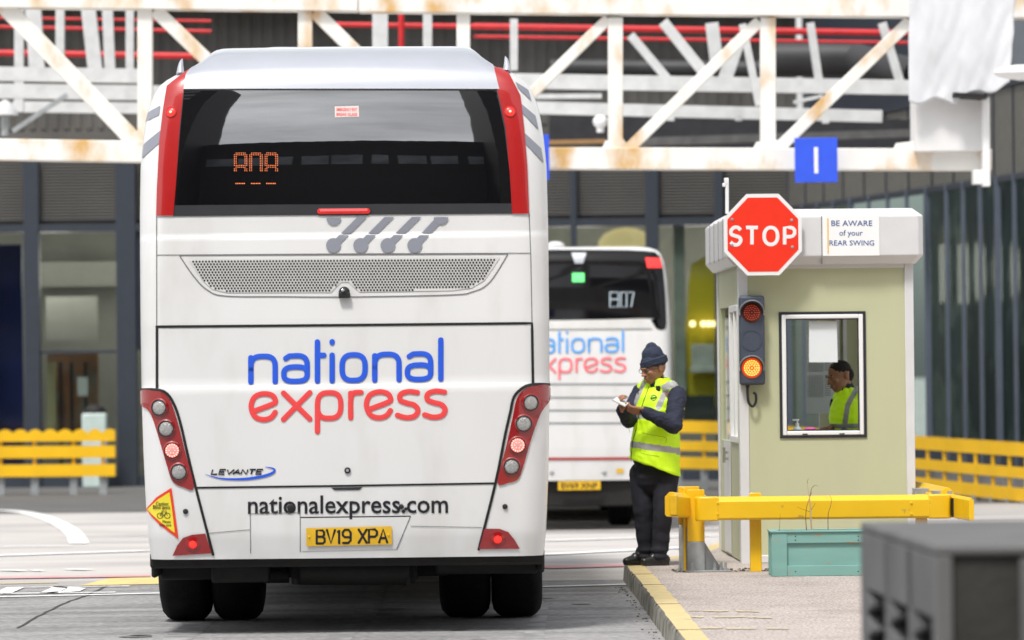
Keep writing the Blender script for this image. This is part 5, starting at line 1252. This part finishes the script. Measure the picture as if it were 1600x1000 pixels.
# clamps along pipes, duct, lamp fittings, clutter
def dobj(name, build, m, label, cat, origin, group=None):
    mb = MB(); build(mb); o = mb.build(name, m, origin=origin); return props(o, label, cat, group)
M_duct = mat('black_duct', (.030, .030, .032), .5, var=.3, vscale=2)
dobj('duct', lambda mb: (mb.cyl(At(1205, 92, 74), At(1330, 92, 74), .26), mb.cyl(At(1330, 92, 74), At(1430, 118, 73), .24), mb.ell(At(1330, 92, 74), .26)), M_duct, 'fat black ventilation duct under the right hand red pipes', 'duct', At(1205, 92, 74))
dobj('duct', lambda mb: (mb.cyl(At(860, 105, 76), At(1190, 108, 76), .12),), M_duct, 'slimmer black duct behind the middle right truss bay', 'duct', At(860, 105, 76))
dobj('cable_tray', lambda mb: (mb.beam(At(858, 223, 74), At(946, 221, 74), .06, .3),), mat('brown_timber', (.30, .17, .07), .7), 'short brown strip just above the bottom chord by the big coach', 'tray', At(858, 223, 74))
dobj('ceiling_bulkhead', lambda mb: (mb.beam(At(858, 195, 80), At(1420, 215, 80), .55, .4),), mat('soffit_dark', (.02, .021, .026), .6, var=.3), 'dark bulkhead strip just behind the right truss bottom', 'beam', At(858, 195, 80))
dobj('sloping_bulkhead', lambda mb: (mb.beam(At(1000, 222, 76), At(1430, 208, 76), .12, .2),), mat('soffit_grey', (.10, .10, .10), .6, var=.3), 'grey sloping soffit edge behind the right truss bottom', 'beam', At(1000, 222, 76))
dobj('diagonal_arm', lambda mb: (mb.beam(At(20, 205, 67), At(105, 148, 67), .06, .06),), M_galv, 'grey slanted arm behind the left diagonal of the truss', 'arm', At(20, 205, 67))
fl_ = thing('floodlight', At(10, 205, 66), 'grey floodlight hanging at the far left edge above the bottom chord', 'lamp')
mb = MB(); p = At(8, 168, 66); mb.lathe(p+Vector((0, 0, -.1)), [(.17, 0), (.16, .05), (.08, .16), (.02, .2)], (0, 0, 1), 20); mb.build('lamp_shade', M_beam, fl_); mb = MB(); mb.cyl(p+Vector((0, 0, -.1)), At(8, 212, 66), .05); mb.build('stem', M_galv, fl_)
wl_ = thing('floodlight', At(940, 205, 67), 'white round floodlight hanging left of the second truss post', 'lamp')
mb = MB(); p = At(938, 190, 67); mb.ell(p, (.10, .1, .09)); mb.cyl(p, p-Vector((0, 0, .14)), .05); mb.build('lamp_shade', M_sign, wl_)
for i, x in enumerate((1048, 1154, 1290)):
    dobj('junction_box', lambda mb: (mb.box(At(x, 184 if i < 2 else 188, 67), (.09, .08, .08)),), M_beam, 'small pale fitting under the lower right beam, %s from left' % ('first', 'second', 'third')[i], 'box', At(x, 184, 67), 'small fittings under the beam')

# wrapped column and sheeting at the right end of the truss
wcol = thing('wrapped_column', (*At(1484, 250, 57.6).xy, 4.0), 'boxed white column head with loose white plastic sheeting at the right end of the truss', 'column')
M_sheet = mat('white_plastic_sheet', (.66, .675, .70), .35, var=.04, vscale=3); M_panel = mat('white_boxing', (.74, .74, .74), .55, var=.03)
mb = MB(); a = At(1424, -20, 57.9); b = At(1536, 237, 57.9); mb.box2((a.x, 57.7, b.z), (b.x, 58.3, a.z)); mb.build('boxing', M_panel, wcol, bevel=.01)
mb = MB(); a = At(1534, 152, 57.6); b = At(1547, 291, 57.6); mb.box2((a.x, 57.55, b.z), (b.x, 57.8, a.z)); a = At(1519, 266, 57.8); b = At(1534, 288, 57.8); mb.box2((a.x, 57.65, b.z), (b.x, 57.9, a.z)); mb.build('end_plate', M_sign, wcol, bevel=.006, split=True)
mb = MB(); nx, ny = 46, 46; vs = []
bot = lambda u: 150+(8 if u < .5 else -2)+5*math.sin(u*17)-22*max(0, u-.65)*2
for j in range(ny+1):
    for i in range(nx+1):
        u, v = i/nx, j/ny; px = 1420+(168-10*v)*u; py = -22+(bot(u)+22)*v
        d = .05*noise.noise(Vector((u*4, v*1.6, 1)))+.012*noise.noise(Vector((u*13+v*4, v*3, 3)))+.02*abs(noise.noise(Vector((u*6-v*3, v*2, 7))))
        vs.append(At(px+2*noise.noise(Vector((u*3, v*5, 9))), py, 57.5+d-.06*v*u))
mb._add(vs, [(j*(nx+1)+i, j*(nx+1)+i+1, (j+1)*(nx+1)+i+1, (j+1)*(nx+1)+i) for j in range(ny) for i in range(nx)])
so = mb.build('plastic_sheet', M_sheet, wcol, smooth='full'); sm_ = so.modifiers.new('thick', 'SOLIDIFY'); sm_.thickness = .006
mb = MB(); mb.beam(At(1488, 149, 57.5), At(1540, 152, 57.5), .05, .4); mb.build('ledge', M_under, wcol)
hl = thing('street_light_head', At(1600, 115, 55), 'white rounded lamp head poking in at the top right edge', 'lamp')
mb = MB(); mb.ell(At(1603, 113, 55), (.35, .2, .085)); mb.build('lamp_head', M_sign, hl); mb = MB(); mb.beam(At(1590, 122, 55.1), At(1700, 122, 55.1), .06, .08); mb.build('arm', M_galv, hl)

# buildings behind the camera, seen mirrored in the coach window
def block(x0, x1, y, h, lab, seed):
    t_ = thing('office_block', ((x0+x1)/2, y, 0), lab, 'building', None)
    mb = MB(); mb.box2((x0, y-14, 0), (x1, y, h)); mb.build('wall', mat('office_wall_dark', (.02, .02, .02), .7, var=.3), t_)
    mb = MB(); z = 3.0 if seed != 1 else h-4.2
    if seed == 1:
        m3 = MB(); m3.box2((x0+2, y, 3.2), (x1-5, y+.5, 6.5)); m3.box2((x0+6, y, 8.5), (x0+15, y+.3, 9.6)); m3.build('mirrored_brown_band', mat('mirror_band_brown', (.11, .075, .045), .7, var=.5, vscale=.5), t_)  # brown bands added for their mirror image in the coach window
    while z < h-1.5:
        x = x0+1
        while x < x1-2: mb.box((x+.9, y+.06, z), (1.5 if seed != 1 else random.choice((1.2, 1.9, 2.1)), .1, 1.7 if seed != 1 else 2.3)); x += 2.3
        z += 3.3
    mb.build('window_row', mat('office_glass', (.16, .175, .19), .2, var=.5, vscale=.4), t_)
block(-14, 12, -34, 25, 'long dark office block behind the viewer, mirrored low in the coach window', 1); block(-50, -13.5, -27, 52, 'tall dark office tower on the left behind the viewer', 2); block(7.0, 50, -27, 50, 'tall ribbed office tower on the right behind the viewer', 3)

# ================================================================== PEOPLE
M_skin = mat('brown_skin', (.36, .17, .10), .5, var=.10, vscale=25, spec=.4); M_navy = mat('navy_cloth', (.018, .022, .045), .85, var=.15, vscale=12, bump=.3, bscale=120)
M_trs = mat('black_trouser_cloth', (.009, .009, .016), .85, var=.15, vscale=10); M_hat = mat('navy_fleece', (.030, .040, .070), .95, var=.15, vscale=30, bump=.5, bscale=150)
M_hiv = mat('hi_vis_yellow', (.55, .80, .01), .6, var=.06, vscale=9, emit=(.5, .9, .0), es=.12); M_refl = mat('reflective_grey_tape', (.38, .38, .37), .45, var=.06, vscale=20)  # vest yellow given a faint glow of its own, as if fluorescent
M_shoe = mat('black_leather', (.012, .012, .012), .35, var=.2, vscale=20); M_hair = mat('short_black_hair', (.012, .010, .009), .9, var=.3, vscale=60, bump=.5, bscale=200)
M_eye = mat('eye_white', (.32, .30, .28), .3); M_pupil = mat('pupil', (.01, .008, .006), .2)
def head_parts(mb, c, F, U, k=1.0):
    """c head centre, F facing, U up"""
    F = F.normalized(); U = (U-F*U.dot(F)).normalized(); S_ = F.cross(U)
    Rm = Matrix((S_, F, U)).transposed()
    def E(o, r_): mb.ell(c+(S_*o[0]+F*o[1]+U*o[2])*k, tuple(q*k for q in r_), rot=Rm.to_euler(), n=20, m=14)
    E((0, -.012, .02), (.076, .096, .096)); E((0, .018, -.02), (.066, .076, .088)); E((0, .046, -.074), (.042, .040, .036)); E((0, .028, -.052), (.054, .056, .048))
    E((0, .088, .022), (.046, .014, .011)); E((0, .096, -.012), (.011, .014, .024)); E((0, .108, -.026), (.013, .015, .011)); E((-.012, .098, -.029), (.009, .010, .008)); E((.012, .098, -.029), (.009, .010, .008))
    E((0, .089, -.052), (.026, .012, .0075)); E((0, .087, -.063), (.022, .012, .0075)); E((.040, .068, -.018), (.02, .018, .018)); E((-.040, .068, -.018), (.02, .018, .018))
    for s_ in (-1, 1): E((s_*.078, -.012, -.005), (.009, .020, .032)); E((s_*.082, -.018, .008), (.007, .012, .018))
    return Rm
def eyes(c, F, U, par, k=1.0, lids=False):
    F = F.normalized(); U = (U-F*U.dot(F)).normalized(); S_ = F.cross(U)
    for s_ in (-1, 1):
        if not lids: mb = MB(); mb.ell(c+(S_*(s_*.031)+F*.077+U*.006)*k, .0110*k, n=12, m=8); e = mb.build('eye', M_eye, par); mb = MB(); mb.ell(c+(S_*(s_*.031)+F*.0862+U*.003)*k, .0052*k, n=10, m=6); mb.build('pupil', M_pupil, e)
        mb = MB(); P = [c+(S_*(s_*x)+F*(.0935-abs(x-.032)*.35)+U*z)*k for x, z in ((.016, .027), (.03, .031), (.046, .026))]; mb.tube(P, .0035*k, 8); mb.build('eyebrow', M_hair, par)
def hand(mb, wrist, D, Pn, side, curl=.9, k=1.0, spread=0.0):
    """wrist point, D direction of fingers, Pn palm normal; fingers curl towards Pn; side gives thumb side"""
    D = D.normalized(); Pn = (Pn-D*Pn.dot(D)).normalized(); S_ = D.cross(Pn)*side
    for t_ in range(5):
        o = -.034+.017*t_; mb.cap(wrist+S_*o*.6, wrist+D*.085*k+S_*o, .014*k, .0115*k, 10)
    for i, (o, l_) in enumerate(((.030, .070), (.010, .080), (-.010, .075), (-.029, .060))):
        p = wrist+D*.088*k+S_*o*k; ang = 0; d_ = D
        for j, (ln, rr) in enumerate(((.46, .0092), (.30, .0082), (.24, .0072))):
            ang += curl*(.45+.12*i) if j == 0 else curl*.62
            d_ = (D*math.cos(ang)+Pn*math.sin(ang)).normalized(); q = p+d_*l_*ln*k; mb.cap(p, q, rr*k, rr*.92*k, 10); p = q
    p = wrist+D*.025*k+S_*.034*k; q = p+(D*.6+S_*.7+Pn*.35).normalized()*.035*k; r_ = q+(D*.85+S_*.15+Pn*.5).normalized()*.032*k; s2 = r_+(D*.8-S_*.1+Pn*.5).normalized()*.024*k
    mb.cap(p, q, .0135*k, .0115*k, 10); mb.cap(q, r_, .0112*k, .0098*k, 10); mb.cap(r_, s2, .0098*k, .008*k, 10)
def wr_(amp, sc, seed=0, dirn=None):
    def f(co, no):
        q = co*sc+Vector((seed, 0, 0)); return no*(amp*noise.noise(Vector((q.x, q.y, q.z*1.0)))+amp*.5*noise.noise(Vector((q.x*2.1, q.y*2.1, q.z*3.3))))
    return f
def cloth(name, mb, vox, m, par, disp=None, sm=4, mats=None, idx=None):
    me = remesh(mb, vox, sm, disp); o = link_mesh(name, me, mats or m, par, smooth='full')
    if idx:
        org = ORG[par.name]
        for p in me.polygons: p.material_index = idx(p.center+org)
    return o

# ---- standing attendant
PY_ = 39.15
base = G(1012, 889, KH); base.y = PY_
def J(px, py, dy=0.0): return At(px, py, PY_+dy)
per = thing('person', (base.x, PY_, KH), 'man in navy beanie and yellow vest standing on the kerb reading papers', 'person')
hipL, hipR = J(1036, 728, -.06), J(1004, 728, .06); knL, knR = J(1034, 795, -.11), J(1006, 795, .0); anL, anR = J(1033, 868, -.10), J(1006, 868, .03)
shL, shR = J(1058, 617, -.12), J(1000, 616, .12); neck = J(1029, 605, .0); chest = J(1029, 640, 0); belly = J(1027, 690, -.01); pelv = J(1022, 730, 0)
hc = J(1021, 576, -.03); Fd = Vector((-.80, -.56, -.24)).normalized(); Ud = Vector((-.18, -.12, 1)).normalized()
elL, wrL = J(1052, 664, -.26), J(1006, 642, -.30); elR, wrR = J(983, 655, -.02), J(971, 640, -.22)
mb = MB(); Rm = head_parts(mb, hc, Fd, Ud, 1.0)
mb.cap(J(1027, 590, .02), neck+Vector((0, 0, -.04)), .056, .062)
mb.ell(chest, (.15, .11, .18)); mb.ell(belly, (.13, .11, .16)); mb.ell(pelv, (.12, .10, .10)); mb.cap(shL, shR, .06, .06); mb.cap(neck, chest, .06, .1)
for h_, k_, a_ in ((hipL, knL, anL), (hipR, knR, anR)):
    mb.cap(h_, k_, .065, .045); mb.cap(k_, a_, .044, .030); mb.cap(a_, a_+Vector((-.05, -.03, -.03)), .026, .02)
for s_, e_, w_ in ((shL, elL, wrL), (shR, elR, wrR)): mb.cap(s_, e_, .048, .038); mb.cap(e_, w_, .037, .026)
hand(mb, wrL, Vector((-1, -.08, .10)), Vector((-.15, .55, .75)), 1, curl=.75)
hand(mb, wrR, Vector((-.15, -.45, .55)), Vector((.75, -.1, .35)), -1, curl=1.1)
body_m = remesh(mb, .0042, 2); bo = link_mesh('body', body_m, M_skin, per, smooth='full')
eyes(hc, Fd, Ud, per)
# beard shadow / moustache, glasses
S_ = Fd.cross(Ud).normalized(); Ux = (Ud-Fd*Ud.dot(Fd)).normalized()
mb = MB()
for s_ in (-1, 1):
    cc = hc+S_*(s_*.031)+Fd*.101+Ux*.004; mb.tube([cc+S_*(.023*math.cos(R(a)))+Ux*(.016*math.sin(R(a))) for a in range(0, 361, 24)], .0016, 6)
    mb.tube([hc+S_*(s_*.054)+Fd*.098+Ux*.006, hc+S_*(s_*.075)+Fd*.05+Ux*.008, hc+S_*(s_*.082)-Fd*.01+Ux*.006], .0016, 6)
mb.tube([hc-S_*.008+Fd*.104+Ux*.006, hc+S_*.008+Fd*.104+Ux*.006], .0016, 6); mb.build('glasses', M_gasket, per)
# beanie
mb = MB(); c0 = hc+Ux*.056-Fd*.018
mb.ell(c0, (.090, .108, .075), rot=Rm.to_euler(), n=24, m=16); mb.ell(c0+Ux*.05, (.078, .086, .078), rot=Rm.to_euler()); mb.ell(c0+Ux*.105-Fd*.004, (.045, .048, .042), rot=Rm.to_euler())
cloth('beanie', mb, .005, M_hat, per, wr_(.004, 22, 3), 4)
mb = MB(); P = [hc+Ux*(.046+.016*math.cos(R(a)+R(0)-R(90)+R(90)-R(90)))-Fd*.016+S_*(.086*math.cos(R(a)*1.0+R(90)))+Fd*(.104*math.sin(R(a)+R(90))) for a in range(0, 361, 12)]
for dz_ in (-.016, .0, .016): mb.tube([p+Ux*dz_ for p in P], .0125, 8)
cloth('beanie_cuff', mb, .004, M_hat, per, wr_(.002, 30, 5), 2)
# trousers
mb = MB()
mb.ell(J(1021, 738, 0), (.158, .135, .13)); mb.cap(J(1021, 715), J(1021, 745), .145, .145)
for h_, k_, a_, o in ((J(1041, 742, -.05), J(1036, 800, -.10), J(1031, 866, -.09), 0), (J(1003, 742, .05), J(1006, 800, .0), J(1010, 866, .03), 1)):
    mb.cap(h_, k_, .102, .078); mb.cap(k_, a_, .078, .064); mb.ell(a_+Vector((0, 0, .03)), (.072, .08, .04)); mb.ell(a_+Vector((-.01, 0, -.02)), (.074, .082, .032))
tw_ = wr_(.008, 7, 1)
def tdisp(co, no):
    t_ = max(0.0, min(1.0, (KH+.42-co.z)/.35)); q = noise.noise(Vector((co.x*5, co.y*5, co.z*17+3)))
    return tw_(co, no)+no*(.013*q*t_+.006*noise.noise(Vector((co.x*16, co.y*16, co.z*3))))
cloth('trousers', mb, .007, M_trs, per, tdisp, 5)
# shoes
for a_, dx in ((J(1030, 880, -.10), 0), (J(1002, 878, .03), 0)):
    mb = MB(); zf = KH+.045; a_ = Vector((a_.x, a_.y, zf)); d_ = Vector((-.80, -.45, 0)).normalized()
    mb.cap(a_-d_*.05, a_+d_*.06+Vector((0, 0, -.004)), .043, .040); mb.cap(a_+d_*.06, a_+d_*.13-Vector((0, 0, .012)), .042, .032); mb.cap(a_+Vector((0, 0, .0)), a_+Vector((0, 0, .06)), .045, .045); mb.ell(a_+d_*.05+Vector((0, 0, .018)), .038)
    mb.tube([a_-d_*.07-Vector((0, 0, .035)), a_+d_*.14-Vector((0, 0, .035))], [.040, .034], 16); me = remesh(mb, .005, 3)
    for v in me.vertices:
        if v.co.z < KH+.004: v.co.z = KH+.004
    link_mesh('shoe', me, M_shoe, per, smooth='full')
# jacket (navy): torso core + sleeves
mb = MB(); mb.ell(chest, (.185, .14, .2)); mb.ell(J(1024, 716, 0), (.175, .15, .12)); mb.cap(neck+Vector((0, 0, .0)), neck+Vector((-.01, -.01, .03)), .072, .068)
for s_, e_, w_, b in ((shL, elL, wrL, 1), (shR, elR, wrR, 0)):
    mb.cap(s_, e_, .074, .068); mb.cap(e_, w_+(e_-w_).normalized()*.03, .070, .048); mb.ell(s_+(e_-s_)*.55, (.076, .074, .08)); wv = w_+(e_-w_).normalized()*.02; mb.cap(wv, wv+(e_-w_).normalized()*.03, .045, .050)
cloth('jacket', mb, .006, M_navy, per, wr_(.010, 14, 7), 4)
# vest with reflective bands
mb = MB(); mb.ell(J(1029, 640, 0), (.202, .158, .20)); mb.cap(J(1029, 640), J(1024, 690, -.01), .165, .172); 
mb.tube([J(1029, 640, -.01), J(1024, 690, -.02), J(1023.5, 722, -.02)], [.160, .184, .198], 28); mb.cap(J(1049, 607, -.10), J(1008, 607, .10), .062, .062); mb.cap(J(1040, 598, .03), J(1012, 600, .03), .052, .05)
for lv in (0, 1, 2):
    cP = [J(1029, 604-lv*4, .01)+Vector(((.086-.006*lv)*math.cos(R(a)), (.084-.006*lv)*math.sin(R(a)), .012*math.cos(R(a)))) for a in range(-110, 221, 15)]; mb.tube(cP, .020, 10)
def vidx(p):
    x, y = proj(p)
    def near(ax, ay, bx, by, w):
        t_ = max(0, min(1, ((x-ax)*(bx-ax)+(y-ay)*(by-ay))/((bx-ax)**2+(by-ay)**2))); return math.hypot(x-ax-t_*(bx-ax), y-ay-t_*(by-ay)) < w
    if y > 718+(x-980)*.11+4: return 0
    if abs(y-(649+(x-990)*.10)) < 4.3: return 1
    if abs(y-(694+(x-985)*.145)) < 5.0: return 1
    if near(1063, 596, 1038, 605, 5) or near(1045, 600, 1029, 636, 4.6) or near(1006, 598, 991, 632, 3.5) or (y < 589 and x > 1040): return 1
    return 0
vw = wr_(.012, 8, 11); hemz = J(1026, 722).z
def vdisp(co, no):
    d = vw(co, no); t_ = max(0.0, min(1.0, (hemz+.16-co.z)/.16)); d.z -= t_*((co.x-J(1000, 700).x)*.36)
    return d
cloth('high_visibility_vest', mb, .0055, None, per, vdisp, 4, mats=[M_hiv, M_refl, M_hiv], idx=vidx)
def on_front(px, py, Y0_=PY_-.5):  # find vest surface by ray cast against a dense ellipsoid guess
    return None
dgv = bpy.context.evaluated_depsgraph_get()
def hitpt(px, py, off=.004):
    dgv = bpy.context.evaluated_depsgraph_get(); d = ray(px, py).normalized(); o_ = CO+d*(PY_-3)
    ok, loc, nrm, _, ob, _ = SC.ray_cast(dgv, o_, d, distance=6)
    return (loc+nrm*off) if ok else At(px, py, PY_-.2)
bpy.context.view_layer.update()
H = hitpt
mb = MB(); P = [H(x, y, .002) for x, y in cr([(1014, 605), (1010, 615), (1004, 632), (998, 650), (994, 672), (989, 690), (986, 720)], 4)]; mb.tube(P, .0028, 6); mb.build('zip', M_gasket, per)
mb = MB()
for ln in ([(1003, 676), (1020, 680), (1040, 684), (1040, 692)], [(1002, 700), (1002, 708), (1030, 713)], [(982, 668), (984, 676)]):
    P = [H(x, y, .001) for x, y in cr(ln, 6)]; mb.tube(P, .0018, 6)
mb.build('pocket_seam', mat('olive_seam', (.25, .38, .01), .8), per)
mb = MB(); c = H(1028.5, 607.5, .004); mb.box(c, (.035, .02, .045), rz=R(-35)); mb.build('radio_clip', M_blk, per, bevel=.005)
mb = MB()
P = [H(1021.5+4.2*math.cos(R(a)), 621.5+4.2*math.sin(R(a)), .003) for a in range(0, 361, 30)]; mb.tube(P, .0022, 6); P = [H(1016.5, 622.5, .004), H(1026.5, 620.5, .004)]; mb.tube(P, .004, 6); mb.build('vest_badge', mat('badge_green', (.02, .16, .09), .5), per)
mb = MB(); mb.tube([H(998, 607, .003), H(997.5, 616, .003)], .004, 6); mb.build('pen', M_blk, per)
# the papers / phone he holds
hc2 = (wrL+wrR)/2+Vector((-.06, -.05, .05)); q = [J(961, 621, -.30), J(979, 631, -.36), J(975, 637, -.30), J(963, 627, -.22)]
pp = J(969.5, 629, -.30); mb = MB(); n1 = Vector((.55, -.15, -.28)).normalized(); n2 = Vector((.1, .7, .25)); n2 = (n2-n1*n2.dot(n1)).normalized(); n3 = n1.cross(n2).normalized()
mb.prism([pp-n1*.055-n2*.045, pp+n1*.055-n2*.045, pp+n1*.055+n2*.045, pp-n1*.055+n2*.045], n3*.012)
o = mb.build('folded_papers', mat('paper_card', (.72, .72, .70), .6), origin=pp, bevel=.002); props(o, 'small white folded papers held in the hands of the standing man', 'papers')

# ---- seated attendant in the booth
SYD = BY+1.0
def K(px, py, dy=0.0): return At(px, py, SYD+dy)
st_ = thing('person', (*K(1330, 700, .1).xy, zbm), 'man with short hair and yellow vest seated inside the kiosk window', 'person')
hc = K(1312, 588, 0); Fd = Vector((-.86, -.50, -.28)).normalized(); Ud = Vector((-.28, -.05, 1)).normalized()
neck = K(1323, 613, .02); chest = K(1331, 652, .02); shL, shR = K(1357, 634, -.10), K(1310, 634, .19); pel = K(1345, 720, .08); elL, wrL = K(1362, 690, -.12), K(1315, 676, -.28); elR, wrR = K(1325, 690, .18), K(1300, 668, -.05)
mb = MB(); Rm = head_parts(mb, hc, Fd, Ud, 1.07); mb.cap(K(1320, 600, .01), neck+Vector((0, 0, -.05)), .055, .062); mb.ell(chest, (.14, .15, .2)); mb.ell(pel, (.15, .16, .14)); mb.cap(chest, pel, .12, .13); mb.cap(shL, shR, .06, .06); mb.cap(neck, chest, .06, .1)
for s_, e_, w_ in ((shL, elL, wrL), (shR, elR, wrR)): mb.cap(s_, e_, .048, .038); mb.cap(e_, w_, .037, .026); hand(mb, w_, Vector((-1, -.2, -.15)), Vector((0, 0, -1)), 1, .5)
for dy in (-.1, .12):
    k_ = pel+Vector((-.42, dy, .02)); h_ = pel+Vector((0, dy, 0)); a_ = Vector((k_.x+.03, k_.y, zbm+.12)); mb.cap(h_, k_, .08, .055); mb.cap(k_, a_, .052, .036); mb.cap(a_, a_+Vector((-.13, 0, -.06)), .036, .03)
me = remesh(mb, .005, 2); link_mesh('body', me, M_skin, st_, smooth='full'); eyes(hc, Fd, Ud, st_, 1.07, True)
Ux = (Ud-Fd*Ud.dot(Fd)).normalized(); mb = MB(); mb.ell(hc+Ux*.042-Fd*.017, (.0825, .097, .0840), rot=Rm.to_euler(), n=24, m=16); mb.ell(hc+Ux*.0-Fd*.055, (.079, .066, .072), rot=Rm.to_euler()); cloth('hair', mb, .005, M_hair, st_, wr_(.002, 60, 2), 2)
mb = MB(); mb.ell(chest+Vector((.0, 0, 0)), (.16, .18, .21)); mb.cap(neck, neck+Vector((-.01, 0, .04)), .075, .070)
for s_, e_, w_ in ((shL, elL, wrL), (shR, elR, wrR)): mb.cap(s_, e_, .075, .068); mb.cap(e_, w_+(e_-w_).normalized()*.03, .066, .045)
cloth('jacket', mb, .007, M_navy, st_, wr_(.008, 14, 4), 4)
mb = MB(); mb.ell(chest+Vector((0, 0, .0)), (.185, .20, .22)); mb.cap(chest+Vector((.02, 0, -.05)), pel+Vector((.0, 0, .08)), .17, .175); mb.cap(K(1345, 622, -.08), K(1312, 622, .12), .055, .055)
for t_ in range(10):
    a = R(36*t_); mb.ell(K(1325, 612, .02)+Vector((.075*math.cos(a), .08*math.sin(a), .012*math.cos(a))), (.024, .024, .032))
def vidx2(p):
    x, y = proj(p)
    def near(ax, ay, bx, by, w):
        t_ = max(0, min(1, ((x-ax)*(bx-ax)+(y-ay)*(by-ay))/((bx-ax)**2+(by-ay)**2))); return math.hypot(x-ax-t_*(bx-ax), y-ay-t_*(by-ay)) < w
    return 1 if near(1338, 608, 1324, 634, 4) or near(1324, 634, 1320, 664, 4) or (y > 662+(x-1300)*.0 and y < 669) else 0
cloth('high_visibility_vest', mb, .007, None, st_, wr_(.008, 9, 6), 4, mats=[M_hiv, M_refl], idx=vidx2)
mb = MB()
for dy in (-.1, .12):
    k_ = pel+Vector((-.42, dy, .02)); h_ = pel+Vector((0, dy, 0)); a_ = Vector((k_.x+.03, k_.y, zbm+.14)); mb.cap(h_, k_, .10, .075); mb.cap(k_, a_, .072, .06)
mb.ell(pel, (.16, .18, .13)); cloth('trousers', mb, .01, M_trs, st_, None, 3)
stl = thing('stool', (pel.x, pel.y, zbm), 'round dark stool the seated man sits on inside the kiosk', 'stool')
mb = MB(); mb.cyl((pel.x, pel.y, pel.z-.17), (pel.x, pel.y, pel.z-.11), .19); mb.build('seat', M_navy, stl, bevel=.01); mb = MB(); mb.cyl((pel.x, pel.y, zbm+.04), (pel.x, pel.y, pel.z-.17), .025); mb.cyl((pel.x, pel.y, zbm+.02), (pel.x, pel.y, zbm+.04), .18); mb.build('pedestal', M_galv, stl)
